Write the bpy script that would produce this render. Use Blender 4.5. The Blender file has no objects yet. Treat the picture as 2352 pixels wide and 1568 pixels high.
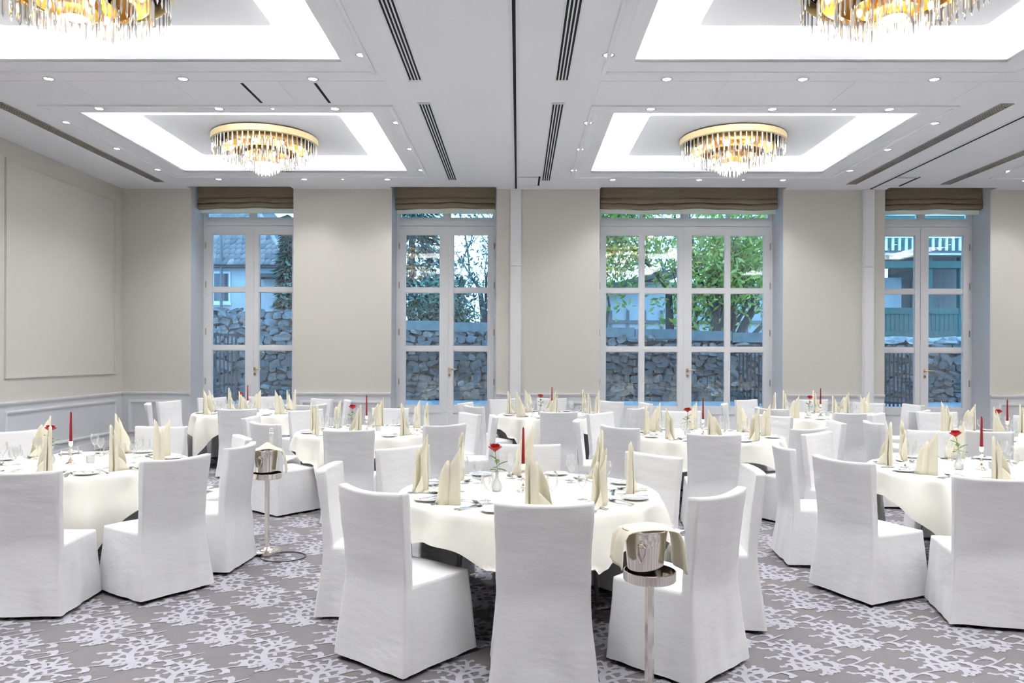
import bpy, bmesh, math, random
from mathutils import Vector, Matrix, noise
import numpy as np

PI = math.pi
S = bpy.context.scene
COL = S.collection
random.seed(7)

# ------------------------------------------------------------------ camera
cam = bpy.data.cameras.new('camera')
cam.sensor_width = 36.0
cam.lens = 1780.0 / 2352.0 * 36.0
cam.shift_x = 0.0
cam.shift_y = 33.0 / 2352.0
cam.clip_end = 200
co = bpy.data.objects.new('camera', cam)
COL.objects.link(co)
co.location = (0, 0, 1.65)
co.rotation_mode = 'XYZ'
co.rotation_euler = (Matrix.Rotation(0.0079, 3, 'Z') @ Matrix.Rotation(PI / 2, 3, 'X') @ Matrix.Rotation(0.0035, 3, 'Z')).to_euler()
S.camera = co

# ------------------------------------------------------------------ world, exposure
S.view_settings.view_transform = 'Standard'
S.view_settings.look = 'None'
S.view_settings.gamma = 1.0
S.view_settings.use_curve_mapping = False
S.view_settings.exposure = 0.90
W = bpy.data.worlds.new('overcast sky')
S.world = W
W.use_nodes = True
wn = W.node_tree.nodes
bg = wn['Background']
bg.inputs[0].default_value = (0.27, 0.60, 1.0, 1)
bg.inputs[1].default_value = 3.8
cy_ = S.cycles
cy_.use_adaptive_sampling = True
cy_.adaptive_threshold = 0.06
cy_.adaptive_min_samples = 12
cy_.use_light_tree = False
cy_.max_bounces = 6
cy_.diffuse_bounces = 4
cy_.glossy_bounces = 3
cy_.transmission_bounces = 4
cy_.transparent_max_bounces = 12
cy_.caustics_reflective = False
cy_.caustics_refractive = False

P_STRIP = 76.0       # cove strip emission
P_CHAND = 130.0       # chandelier lamp watts
P_SPOT = 40.0        # downlight watts

# ------------------------------------------------------------------ materials
MATS = {}

def mat(name, color, rough=0.6, metal=0.0, spec=0.5, bump=None, var=None, emit=None, rnd=None, trans=None, island=None, sheen=0):
    m = bpy.data.materials.new(name)
    m.use_nodes = True
    nt = m.node_tree
    N, L = nt.nodes, nt.links
    b = N['Principled BSDF']
    b.inputs['Base Color'].default_value = (*color, 1)
    b.inputs['Roughness'].default_value = rough
    b.inputs['Metallic'].default_value = metal
    b.inputs['Specular IOR Level'].default_value = spec
    if sheen:
        b.inputs['Sheen Weight'].default_value = sheen
    tc = N.new('ShaderNodeTexCoord')
    col_out = None
    if var:   # (scale, other colour, stretch)
        mp = N.new('ShaderNodeMapping')
        mp.inputs['Scale'].default_value = var[2] if len(var) > 2 else (1, 1, 1)
        L.new(tc.outputs['Object'], mp.inputs[0])
        n = N.new('ShaderNodeTexNoise')
        n.inputs['Scale'].default_value = var[0]
        n.inputs['Detail'].default_value = 5
        L.new(mp.outputs[0], n.inputs['Vector'])
        r = N.new('ShaderNodeValToRGB')
        r.color_ramp.elements[0].position = 0.35
        r.color_ramp.elements[1].position = 0.65
        r.color_ramp.elements[0].color = (*color, 1)
        r.color_ramp.elements[1].color = (*var[1], 1)
        L.new(n.outputs['Fac'], r.inputs[0])
        col_out = r.outputs[0]
    if rnd or island:
        if rnd:
            oi = N.new('ShaderNodeObjectInfo'); src = oi.outputs['Random']; cols = rnd
        else:
            oi = N.new('ShaderNodeNewGeometry'); src = oi.outputs['Random Per Island']; cols = island
        r = N.new('ShaderNodeValToRGB')
        cr = r.color_ramp
        while len(cr.elements) < len(cols):
            cr.elements.new(0.5)
        for i, c in enumerate(cols):
            cr.elements[i].position = i / (len(cols) - 1)
            cr.elements[i].color = (*c, 1)
        L.new(src, r.inputs[0])
        if col_out:
            mx = N.new('ShaderNodeMix'); mx.data_type = 'RGBA'; mx.blend_type = 'MULTIPLY'
            mx.inputs['Factor'].default_value = 0.8
            L.new(r.outputs[0], mx.inputs['A']); L.new(col_out, mx.inputs['B'])
            col_out = mx.outputs['Result']
        else:
            col_out = r.outputs[0]
    if col_out:
        L.new(col_out, b.inputs['Base Color'])
    if bump:  # (scale, strength, distance, stretch)
        mp = N.new('ShaderNodeMapping')
        mp.inputs['Scale'].default_value = bump[3] if len(bump) > 3 else (1, 1, 1)
        L.new(tc.outputs['Object'], mp.inputs[0])
        n = N.new('ShaderNodeTexNoise')
        n.inputs['Scale'].default_value = bump[0]
        n.inputs['Detail'].default_value = 4
        L.new(mp.outputs[0], n.inputs['Vector'])
        bp = N.new('ShaderNodeBump')
        bp.inputs['Strength'].default_value = bump[1]
        bp.inputs['Distance'].default_value = bump[2]
        L.new(n.outputs['Fac'], bp.inputs['Height'])
        L.new(bp.outputs[0], b.inputs['Normal'])
    if emit:
        b.inputs['Emission Color'].default_value = (*emit[0], 1)
        b.inputs['Emission Strength'].default_value = emit[1]
    if trans:  # translucent share
        out = N['Material Output']
        tr = N.new('ShaderNodeBsdfTranslucent')
        tr.inputs[0].default_value = (*color, 1)
        if col_out:
            L.new(col_out, tr.inputs[0])
        mx = N.new('ShaderNodeMixShader'); mx.inputs[0].default_value = trans
        L.new(b.outputs[0], mx.inputs[1]); L.new(tr.outputs[0], mx.inputs[2])
        L.new(mx.outputs[0], out.inputs[0])
    MATS[name] = m
    return m

def glass_mat(name, tint, gloss_min, rough=0.02, gcol=(1, 1, 1), diff=0.0, gmax=0.9):
    m = bpy.data.materials.new(name); m.use_nodes = True
    N, L = m.node_tree.nodes, m.node_tree.links
    N.remove(N['Principled BSDF'])
    out = N['Material Output']
    t = N.new('ShaderNodeBsdfTransparent'); t.inputs[0].default_value = (*tint, 1)
    g = N.new('ShaderNodeBsdfGlossy'); g.inputs['Roughness'].default_value = rough
    g.inputs[0].default_value = (*gcol, 1)
    lw = N.new('ShaderNodeLayerWeight'); lw.inputs[0].default_value = 0.35
    mr = N.new('ShaderNodeMapRange')
    mr.inputs['To Min'].default_value = gloss_min; mr.inputs['To Max'].default_value = gmax
    L.new(lw.outputs['Fresnel'], mr.inputs['Value'])
    mx = N.new('ShaderNodeMixShader')
    L.new(mr.outputs[0], mx.inputs[0]); L.new(t.outputs[0], mx.inputs[1]); L.new(g.outputs[0], mx.inputs[2])
    last = mx
    if diff:
        d = N.new('ShaderNodeBsdfDiffuse'); d.inputs[0].default_value = (0.9, 0.93, 0.93, 1)
        m2 = N.new('ShaderNodeMixShader'); m2.inputs[0].default_value = diff
        L.new(last.outputs[0], m2.inputs[1]); L.new(d.outputs[0], m2.inputs[2]); last = m2
    L.new(last.outputs[0], out.inputs[0])
    return m

M_CEIL = mat('ceiling paint', (0.88, 0.88, 0.90), 0.7, spec=0.2)
M_COVE = mat('cove paint', (0.85, 0.85, 0.85), 0.8, spec=0.1)
M_WALL = mat('cream wallpaper', (0.635, 0.61, 0.56), 0.8, spec=0.2, bump=(300, 0.08, 0.001))
M_PANEL = mat('pale wainscot paint', (0.66, 0.67, 0.70), 0.45, spec=0.4)
M_TRIM = mat('white trim lacquer', (0.80, 0.80, 0.81), 0.35, spec=0.4)
M_CARP = mat('grey carpet', (0.180, 0.170, 0.180), 0.95, spec=0.05, bump=(900, 0.5, 0.002), var=(2.2, (0.195, 0.182, 0.186)))
M_CARP2 = mat('pale carpet pile', (0.42, 0.42, 0.465), 0.95, spec=0.05, bump=(900, 0.5, 0.002))
M_LINEN = mat('white slipcover linen', (0.76, 0.757, 0.765), 0.85, spec=0.15, bump=(8, 0.30, 0.014, (1.0, 1.0, 2.6)), sheen=0.1)
M_CREAM = mat('cream table linen', (0.87, 0.855, 0.775), 0.8, spec=0.15, bump=(5, 0.25, 0.02), sheen=0.1)
M_NAPK = mat('cream napkin linen', (0.93, 0.885, 0.74), 0.8, spec=0.15, trans=0.25)
M_DARK = mat('dark stained wood', (0.03, 0.018, 0.012), 0.4)
M_TABLE = mat('table plywood', (0.22, 0.17, 0.12), 0.5, var=(8, (0.18, 0.13, 0.09)))
M_STEEL = mat('steel leg', (0.4, 0.4, 0.4), 0.3, 1.0)
M_SILV = mat('polished silver', (0.82, 0.76, 0.70), 0.13, 1.0)
M_CUT = mat('cutlery steel', (0.72, 0.70, 0.70), 0.12, 1.0)
M_PORC = mat('white porcelain', (0.85, 0.86, 0.87), 0.12, spec=0.6)
M_FROST = glass_mat('frosted glass', (0.9, 0.93, 0.93), 0.12, 0.25, diff=0.45)
M_WGL = glass_mat('wine glass', (0.985, 0.99, 0.99), 0.06, 0.02, gmax=0.62, diff=0.06)
M_PANE = glass_mat('window glass', (0.93, 0.97, 0.98), 0.07, 0.0)
M_CRYS = glass_mat('crystal', (0.95, 0.95, 0.95), 0.30, 0.08, diff=0.30)
M_GOLD = mat('brushed gold', (0.95, 0.66, 0.26), 0.28, 1.0)
M_GOLDR = mat('pale gold band', (0.90, 0.74, 0.42), 0.38, 0.75)
M_BRASS = mat('brass handle', (0.75, 0.52, 0.22), 0.25, 1.0)
M_CANDLE = mat('red wax', (0.22, 0.004, 0.006), 0.4, spec=0.4)
M_ROSE = mat('red petals', (0.52, 0.004, 0.010), 0.5, var=(60, (0.34, 0.002, 0.006)))
M_LEAF = mat('rose leaf', (0.07, 0.16, 0.03), 0.4, var=(40, (0.14, 0.24, 0.05)))
M_BLIND = mat('taupe blind fabric', (0.21, 0.17, 0.115), 0.8, var=(3, (0.27, 0.22, 0.155), (0.4, 1, 40)), bump=(8, 0.3, 0.01, (0.3, 1, 6)))
M_LINING = mat('cream blind lining', (0.80, 0.76, 0.62), 0.8, trans=0.3)
M_BLACK = mat('black recess', (0.006, 0.006, 0.006), 0.8)  # flat black put in for the dark depth of slots; also the wick
M_GRIL = mat('grille metal', (0.42, 0.39, 0.34), 0.4, 0.6)
M_LED = mat('light strip', (1, 1, 1), 0.5, emit=((0.97, 0.985, 1.0), P_STRIP))
M_BULB = mat('lamp bulb', (1, 1, 1), 0.5, emit=((1.0, 0.93, 0.82), 18.0))
M_LENS = mat('downlight lens', (1, 1, 1), 0.5, emit=((0.92, 0.93, 1.0), 16.0))
M_CHROME = mat('chrome ring', (0.8, 0.8, 0.82), 0.15, 1.0)
M_FOIL = mat('white bottle foil', (0.85, 0.85, 0.86), 0.3, 0.3)
M_BOTTLE = mat('dark bottle glass', (0.02, 0.05, 0.02), 0.08, spec=0.7)
M_CORD = mat('dark cord', (0.06, 0.065, 0.075), 0.4)
# outside
M_STONE = mat('field stone', (0.9, 0.9, 0.9), 0.9, var=(14, (0.45, 0.45, 0.48)), bump=(22, 0.9, 0.03),
              rnd=[(0.10, 0.12, 0.13), (0.20, 0.19, 0.18), (0.13, 0.16, 0.18), (0.24, 0.21, 0.19), (0.08, 0.10, 0.11), (0.30, 0.30, 0.29)])
M_MORT = mat('dark mortar', (0.045, 0.05, 0.055), 0.95, bump=(40, 0.8, 0.02))  # even dark tone of the mortar behind the stones
M_CAP = mat('weathered coping', (0.11, 0.16, 0.17), 0.9, var=(6, (0.18, 0.22, 0.23)), bump=(30, 0.5, 0.01))
M_SNOW = mat('pale capstone', (0.42, 0.43, 0.45), 0.9, var=(6, (0.22, 0.24, 0.26)), bump=(20, 0.6, 0.02))
M_GRAV = mat('pale gravel', (0.36, 0.38, 0.40), 0.9, var=(45, (0.06, 0.07, 0.08)), bump=(60, 0.8, 0.02))
M_PLAS = mat('white render', (0.50, 0.52, 0.54), 0.9, var=(2, (0.44, 0.46, 0.49)))
M_TILE = mat('weathered roof tile', (0.5, 0.46, 0.45), 0.85, rnd=[(0.13, 0.11, 0.11), (0.24, 0.20, 0.19), (0.17, 0.15, 0.15), (0.33, 0.29, 0.27)])
M_ROOFB = mat('dark roof boards', (0.07, 0.065, 0.07), 0.9)
M_TEAL = mat('green painted timber', (0.012, 0.075, 0.065), 0.6, var=(3, (0.025, 0.10, 0.085), (1, 1, 0.3)))
M_WPAINT = mat('white painted timber', (0.60, 0.62, 0.64), 0.6)
M_BEAM = mat('old grey beam', (0.13, 0.13, 0.13), 0.9)
M_BARK = mat('bark', (0.06, 0.06, 0.065), 0.95, var=(20, (0.12, 0.12, 0.115), (1, 1, 0.2)))
M_MAPLE = mat('maple leaves', (0.3, 0.4, 0.05), 0.6, island=[(0.13, 0.26, 0.03), (0.30, 0.42, 0.05), (0.50, 0.56, 0.09), (0.62, 0.60, 0.16), (0.20, 0.33, 0.06)], trans=0.45)
M_CONI = mat('conifer needles', (0.05, 0.09, 0.06), 0.8, island=[(0.015, 0.045, 0.04), (0.045, 0.09, 0.06), (0.09, 0.13, 0.07), (0.03, 0.07, 0.07)])
M_IVY = mat('dark shrub leaves', (0.05, 0.09, 0.06), 0.6, island=[(0.02, 0.05, 0.04), (0.06, 0.11, 0.07), (0.10, 0.15, 0.08)])
M_IRON = mat('dark iron', (0.025, 0.03, 0.035), 0.5, 0.4)
M_WINB = mat('dark far window', (0.05, 0.06, 0.08), 0.1)

for m_ in (M_BULB, M_LENS):
    m_.cycles.emission_sampling = 'NONE'
# outdoor ramp colours darkened to offset the strong sky light and exposure
for m_ in (M_STONE, M_MORT, M_CAP, M_SNOW, M_GRAV, M_PLAS, M_TILE, M_ROOFB, M_TEAL, M_WPAINT, M_BEAM, M_BARK, M_MAPLE, M_CONI, M_IVY):
    for n_ in m_.node_tree.nodes:
        if n_.type == 'VALTORGB':
            for e_ in n_.color_ramp.elements:
                e_.color = [c * .80 for c in e_.color[:3]] + [1]

# ------------------------------------------------------------------ mesh helpers
class MB:
    def __init__(self):
        self.v = []; self.f = []; self.mi = []; self.cur = 0
    def add(self, vs, fs):
        o = len(self.v)
        self.v.extend([tuple(p) for p in vs])
        for f in fs:
            self.f.append(tuple(i + o for i in f)); self.mi.append(self.cur)
        return self
    def box(self, x0, x1, y0, y1, z0, z1):
        vs = [(x0, y0, z0), (x1, y0, z0), (x1, y1, z0), (x0, y1, z0), (x0, y0, z1), (x1, y0, z1), (x1, y1, z1), (x0, y1, z1)]
        fs = [(0, 3, 2, 1), (4, 5, 6, 7), (0, 1, 5, 4), (1, 2, 6, 5), (2, 3, 7, 6), (3, 0, 4, 7)]
        return self.add(vs, fs)
    def lathe(self, prof, seg=24, c=(0, 0, 0)):
        n = len(prof); vs = []; fs = []
        for (r, z) in prof:
            for k in range(seg):
                a = 2 * PI * k / seg
                vs.append((c[0] + r * math.cos(a), c[1] + r * math.sin(a), c[2] + z))
        for i in range(n - 1):
            for k in range(seg):
                k2 = (k + 1) % seg
                fs.append((i * seg + k, i * seg + k2, (i + 1) * seg + k2, (i + 1) * seg + k))
        return self.add(vs, fs)
    def tube(self, pts, rad, seg=8, cap=True):
        pts = [Vector(p) for p in pts]
        if not hasattr(rad, '__len__'):
            rad = [rad] * len(pts)
        vs = []; fs = []
        up = Vector((0, 0, 1))
        prev = None
        for i, p in enumerate(pts):
            d = (pts[min(i + 1, len(pts) - 1)] - pts[max(i - 1, 0)]).normalized()
            if prev is None:
                a = d.cross(up)
                if a.length < 0.05: a = d.cross(Vector((1, 0, 0)))
            else:
                a = prev - d * prev.dot(d)
            a.normalize(); prev = a
            b = d.cross(a)
            for k in range(seg):
                t = 2 * PI * k / seg
                vs.append(p + (a * math.cos(t) + b * math.sin(t)) * rad[i])
        for i in range(len(pts) - 1):
            for k in range(seg):
                k2 = (k + 1) % seg
                fs.append((i * seg + k, i * seg + k2, (i + 1) * seg + k2, (i + 1) * seg + k))
        if cap:
            fs.append(tuple(range(seg))[::-1]); fs.append(tuple((len(pts) - 1) * seg + k for k in range(seg)))
        return self.add(vs, fs)
    def sweep_rect(self, x0, x1, y0, y1, prof):
        """sweep profile [(offset outward, z)] round a rectangle"""
        n = len(prof); vs = []; fs = []
        for (o, z) in prof:
            vs += [(x0 - o, y0 - o, z), (x1 + o, y0 - o, z), (x1 + o, y1 + o, z), (x0 - o, y1 + o, z)]
        for i in range(n - 1):
            for k in range(4):
                k2 = (k + 1) % 4
                fs.append((i * 4 + k, i * 4 + k2, (i + 1) * 4 + k2, (i + 1) * 4 + k))
        return self.add(vs, fs)
    def grid(self, P):
        """P[i][j] points"""
        n, m = len(P), len(P[0])
        vs = [p for row in P for p in row]
        fs = [(i * m + j, (i + 1) * m + j, (i + 1) * m + j + 1, i * m + j + 1) for i in range(n - 1) for j in range(m - 1)]
        return self.add(vs, fs)
    def mesh(self, name, mats, smooth=False, weld=False):
        me = bpy.data.meshes.new(name)
        me.from_pydata(self.v, [], self.f)
        if not isinstance(mats, (list, tuple)): mats = [mats]
        for m in mats: me.materials.append(m)
        if len(mats) > 1:
            me.polygons.foreach_set('material_index', self.mi)
        if weld:
            bm = bmesh.new(); bm.from_mesh(me); bmesh.ops.remove_doubles(bm, verts=bm.verts, dist=1e-5)
            bmesh.ops.recalc_face_normals(bm, faces=bm.faces); bm.to_mesh(me); bm.free()
        if smooth:
            me.polygons.foreach_set('use_smooth', [True] * len(me.polygons))
            if smooth == 'auto':
                me.set_sharp_from_angle(angle=math.radians(38))
        me.update()
        return me

def link(name, me, parent=None, loc=None, rot=None):
    o = bpy.data.objects.new(name, me)
    COL.objects.link(o)
    if parent: o.parent = parent
    if loc: o.location = loc
    if rot: o.rotation_euler = rot
    return o

def ob(name, mb, mats, parent=None, smooth=False, weld=False, loc=None, rot=None):
    return link(name, mb.mesh(name, mats, smooth, weld), parent, loc, rot)

def tag(o, label=None, cat=None, group=None, kind=None):
    if label: o['label'] = label
    if cat: o['category'] = cat
    if group: o['group'] = group
    if kind: o['kind'] = kind
    return o

def empty(name, loc=(0, 0, 0), rz=0.0):
    o = bpy.data.objects.new(name, None)
    COL.objects.link(o); o.location = loc; o.rotation_euler = (0, 0, rz)
    o.empty_display_size = 0.1
    return o

KIDS = {}
def kids(o):
    return list(o.children)

def copy_tree(o, parent=None):
    c = o.copy(); COL.objects.link(c)
    c.parent = parent
    for ch in kids(o):
        copy_tree(ch, c)
    return c

class Proto:
    """first use hands out the original, later uses hand out copies (with copied parts)"""
    def __init__(self, root): self.root = root; self.used = False
    def get(self):
        if not self.used:
            self.used = True; return self.root
        return copy_tree(self.root)

def bake(o):
    dg = bpy.context.evaluated_depsgraph_get()
    dg.update()
    e = o.evaluated_get(dg)
    me = bpy.data.meshes.new_from_object(e)
    old = o.data
    o.modifiers.clear()
    o.data = me
    me.name = old.name
    return me

# ================================================================== ROOM
XL, XR, YF, YB, ZC = -7.34, 13.9, -1.8, 14.3, 4.72
COFX = [(-5.62, -1.86), (1.20, 5.07), (8.35, 12.2)]
COFY = [(9.8, 13.0), (4.9, 8.1), (0.0, 3.2)]
WIN = [(-6.07, -4.16), (-2.35, -0.40), (1.49, 4.875), (6.73, 8.67)]   # openings along x
YW = 14.9       # window plane
NOTCH = 14.12

# ---- floor with woven scroll motif
def stroke(pts, w0, w1, seg=7, bulb=0.0):
    """tapered stroke along a polyline (already smooth) -> (verts, faces)"""
    n = len(pts); vs = []; fs = []
    for i, p in enumerate(pts):
        a = pts[max(i - 1, 0)]; b = pts[min(i + 1, n - 1)]
        dx, dy = b[0] - a[0], b[1] - a[1]
        L = math.hypot(dx, dy) or 1
        nx, ny = -dy / L, dx / L
        t = i / (n - 1)
        w = w0 + (w1 - w0) * t
        if bulb: w += bulb * math.exp(-((t - 0.86) / 0.12) ** 2)
        if i == n - 1: w *= 0.5
        vs += [(p[0] + nx * w, p[1] + ny * w), (p[0] - nx * w, p[1] - ny * w)]
    for i in range(n - 1):
        fs.append((2 * i, 2 * i + 1, 2 * i + 3, 2 * i + 2))
    return vs, fs

def curl(x, y, ang, length, turn, n=8):
    pts = [(x, y)]
    st = length / n
    for i in range(n):
        ang += turn / n * (0.35 + 1.3 * i / n)
        x += st * math.cos(ang); y += st * math.sin(ang)
        pts.append((x, y))
    return pts

MZL = []
def motif():
    cnt_ = []
    rs = random.Random(5)
    V, F = [], []
    def put(vf):
        o = len(V); V.extend(vf[0]); MZL.extend([.0010 + .00003 * (len(cnt_))] * len(vf[0])); cnt_.append(1); F.extend([tuple(i + o for i in f) for f in vf[1]])
    def lobed(pts, side, wid, n=4, ln=0.052):
        put(stroke(pts, wid, wid * 0.5))
        m = len(pts)
        for q in range(n):
            i = int((q + 1) * (m - 1) / (n + 0.3))
            i = min(i, m - 2)
            a = math.atan2(pts[i + 1][1] - pts[i][1], pts[i + 1][0] - pts[i][0])
            s = side if q % 2 == 0 else -side * 0.6
            put(stroke(curl(pts[i][0], pts[i][1], a + s * 0.9, ln * (1.05 - 0.12 * q) * (0.8 + 0.4 * rs.random()), s * 1.9, 7), 0.0125, 0.008, bulb=0.0085))
    # trunk
    trunk = curl(0.05, -0.17, 2.3, 0.34, -1.35, 10)
    put(stroke(trunk, 0.024, 0.013))
    for k, (i, a, ln, tn) in enumerate([(2, 2.6, 0.17, 1.9), (3, 0.55, 0.18, -2.0), (4, 2.35, 0.19, 1.7), (5, 0.75, 0.19, -1.6),
                                        (7, 2.2, 0.17, 1.5), (7, 0.9, 0.17, -1.5), (9, 1.95, 0.13, 1.4), (9, 1.0, 0.13, -1.5), (10, 1.5, 0.11, 0.6),
                                        (1, 0.2, 0.12, -2.4), (1, 2.9, 0.12, 2.4), (0, -2.3, 0.08, 1.8)]):
        x, y = trunk[i]
        lobed(curl(x, y, a, ln * 1.12, tn, 9), 1 if tn > 0 else -1, 0.0135, 4 if ln > .15 else 3, .052)
    # vine running between the motifs
    for (dx, dy) in ((0, 0),):
        vine = [(-0.3675 + 0.735 * t, -0.335 + 0.335 * 2 * t * 0.5 + 0.040 * math.sin(t * 2 * PI * 1.0)) for t in [i / 26 for i in range(27)]]
        put(stroke(vine, 0.0058, 0.0058))
        for i in (3, 6, 9, 17, 20, 23):
            a = math.atan2(vine[i + 1][1] - vine[i][1], vine[i + 1][0] - vine[i][0])
            s = 1 if i % 2 else -1
            for da in (0.5, 0.9):
                put(stroke(curl(vine[i][0], vine[i][1], a + s * da, 0.095, s * 2.1, 7), 0.012, 0.007, bulb=0.008))
    # little ring
    R = [(0.25 + 0.011 * math.cos(t), -0.02 + 0.011 * math.sin(t)) for t in [2 * PI * i / 10 for i in range(11)]]
    put(stroke(R, 0.0035, 0.0035))
    put(stroke(curl(0.24, -0.02, 3.3, 0.10, 0.9, 6), 0.003, 0.008))
    return V, F

def build_floor():
    mb = MB()
    mb.add([(XL - .2, YF - .2, 0), (XR + .2, YF - .2, 0), (XR + .2, YW + .05, 0), (XL - .2, YW + .05, 0)], [(0, 1, 2, 3)])
    mb.add([(XL - .2, YF - .2, -.2), (XR + .2, YF - .2, -.2), (XR + .2, YW + .05, -.2), (XL - .2, YW + .05, -.2)], [(3, 2, 1, 0)])
    MV, MF = motif()
    MV = np.array(MV); MZ = MZL
    mb.cur = 1
    ax, ay = 0.735, 0.335
    j = 0
    y = 1.6
    while y < 14.2:
        x = XL + (0.3675 if j % 2 else 0.0) + 0.1
        while x < 13.8:
            # only where it can be seen from near the camera
            if abs(x) < y * 0.78 + 1.4:
                P = MV + (x, y)
                mb.add([(max(XL + .02, min(XR - .02, p[0])), min(14.25, p[1]), z_) for p, z_ in zip(P, MZ)], MF)
            x += ax
        y += ay; j += 1
    return ob('floor', mb, [M_CARP, M_CARP2])
fl = build_floor(); tag(fl, 'grey carpet with pale scrolling leaf pattern', kind='structure')

# ---- ceiling
def holes_plane(xs, ys, holes, z, thick=0):
    X = sorted(set(xs)); Y = sorted(set(ys)); mb = MB()
    for i in range(len(X) - 1):
        for j in range(len(Y) - 1):
            cx, cy = (X[i] + X[i + 1]) / 2, (Y[j] + Y[j + 1]) / 2
            if any(h[0] < cx < h[1] and h[2] < cy < h[3] for h in holes): continue
            mb.add([(X[i], Y[j], z), (X[i + 1], Y[j], z), (X[i + 1], Y[j + 1], z), (X[i], Y[j + 1], z)], [(3, 2, 1, 0)])
    return mb
holes = [(a, b, c, d) for (a, b) in COFX for (c, d) in COFY]
holes += [(a, b, NOTCH, YB) for (a, b) in WIN]
xs = [XL, XR] + [v for h in holes for v in h[:2]]
ys = [YF, YB] + [v for h in holes for v in h[2:]]
ceil = ob('ceiling', holes_plane(xs, ys, holes, ZC), M_CEIL)
tag(ceil, 'white ceiling with sunken light coffers', kind='structure')
# slab over everything so that no daylight leaks
ob('slab', MB().box(XL - .3, XR + .3, YF - .3, YW + .1, 5.1, 5.25), M_CEIL, ceil)
for (a, b) in COFX:
    for (c, d) in COFY:
        # crown moulding outside the opening, lip
        prof = [(.31, ZC), (.31, ZC - .022), (.285, ZC - .028), (.262, ZC - .018), (.258, ZC - .004), (.245, ZC - .004)]
        for k in range(7):
            t = k / 6
            prof.append((.235 - .20 * t, ZC - .004 + .03 * t ** 2.2))
        prof += [(.02, ZC + .03), (.0, ZC + .03), (.0, ZC + .075), (.02, ZC + .075), (.02, ZC + .05), (.17, ZC + .05)]
        ob('coffer_moulding', MB().sweep_rect(a, b, c, d, prof), M_CEIL, ceil)
        prof = [(.17, ZC + .04), (.17, ZC + .27), (.14, ZC + .31), (.08, ZC + .325), (-.1, ZC + .295), (-.35, ZC + .23), (-.56, ZC + .15)]
        ob('cove', MB().sweep_rect(a, b, c, d, prof), M_COVE, ceil)
        e = .56; z = ZC + .155
        # dropped centre panel with rounded corners
        pts = []
        for (cx, cy, a0) in ((b - e - .06, d - e - .06, 0), (a + e + .06, d - e - .06, 90), (a + e + .06, c + e + .06, 180), (b - e - .06, c + e + .06, 270)):
            for q in range(5):
                t = math.radians(a0 + q * 22.5)
                pts.append((cx + .07 * math.cos(t), cy + .07 * math.sin(t)))
        mb = MB(); n = len(pts)
        mb.add([(p[0], p[1], z - .012) for p in pts] + [(p[0], p[1], z + .06) for p in pts],
               [tuple(range(n))[::-1]] + [(i, (i + 1) % n, n + (i + 1) % n, n + i) for i in range(n)])
        ob('coffer_panel', mb, M_CEIL, ceil)
        # light strip in the trough, facing in and up
        mb = MB().sweep_rect(a, b, c, d, [(.115, ZC + .055), (.135, ZC + .080)])
        ob('light_strip', mb, M_LED, ceil)
# flat access panels between coffer rows (thin recessed joints)
for (a, b) in [(-6.3, -1.5), (0.9, 6.6), (7.8, 13.2)]:
    for (c, d) in [(8.66, 9.42), (3.76, 4.52)]:
        n = 4
        st = (b - a) / n
        for k in range(n):
            x0, x1 = a + k * st + .006, a + (k + 1) * st - .006
            ob('access_panel', MB().box(x0, x1, c, d, ZC - .004, ZC + .01), M_CEIL, ceil)

# ---- walls
def wall_back():
    mb = MB()
    xs = [XL] + [v for w in WIN for v in w] + [XR]
    for i in range(0, len(xs) - 1, 2):
        a, b = xs[i], xs[i + 1]
        mb.box(a, b, YB, YW + .2, 0, ZC + .35)
    for (a, b) in WIN:     # head above the recess, low threshold
        mb.box(a, b, NOTCH - .02, YW + .2, ZC + .13, ZC + .35)
        mb.box(a, b, NOTCH - .02, NOTCH, ZC, ZC + .13)
    return mb
wb = ob('wall_back', wall_back(), M_WALL); tag(wb, kind='structure')
for (a, b) in WIN:      # painted window reveals and threshold
    mb = MB()
    mb.box(a, a + .006, YB + .002, YW, .0, ZC + .13)
    mb.box(b - .006, b, YB + .002, YW, .0, ZC + .13)
    mb.box(a, a + .006, NOTCH, YB, ZC, ZC + .13); mb.box(b - .006, b, NOTCH, YB, ZC, ZC + .13)
    mb.box(a, b, YB + .002, YW + .2, .0, .10)
    ob('window_reveal', mb, M_PANEL, wb)
wl = ob('wall_left', MB().box(XL - .2, XL, YF - .2, YW + .2, 0, ZC + .4), M_WALL); tag(wl, kind='structure')
wr = ob('wall_right', MB().box(XR, XR + .2, YF - .2, YW + .2, 0, ZC + .4), M_WALL); tag(wr, kind='structure')
wf = ob('wall_front', MB().box(XL, XR, YF - .2, YF, 0, ZC + .4), M_WALL); tag(wf, kind='structure')

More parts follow.
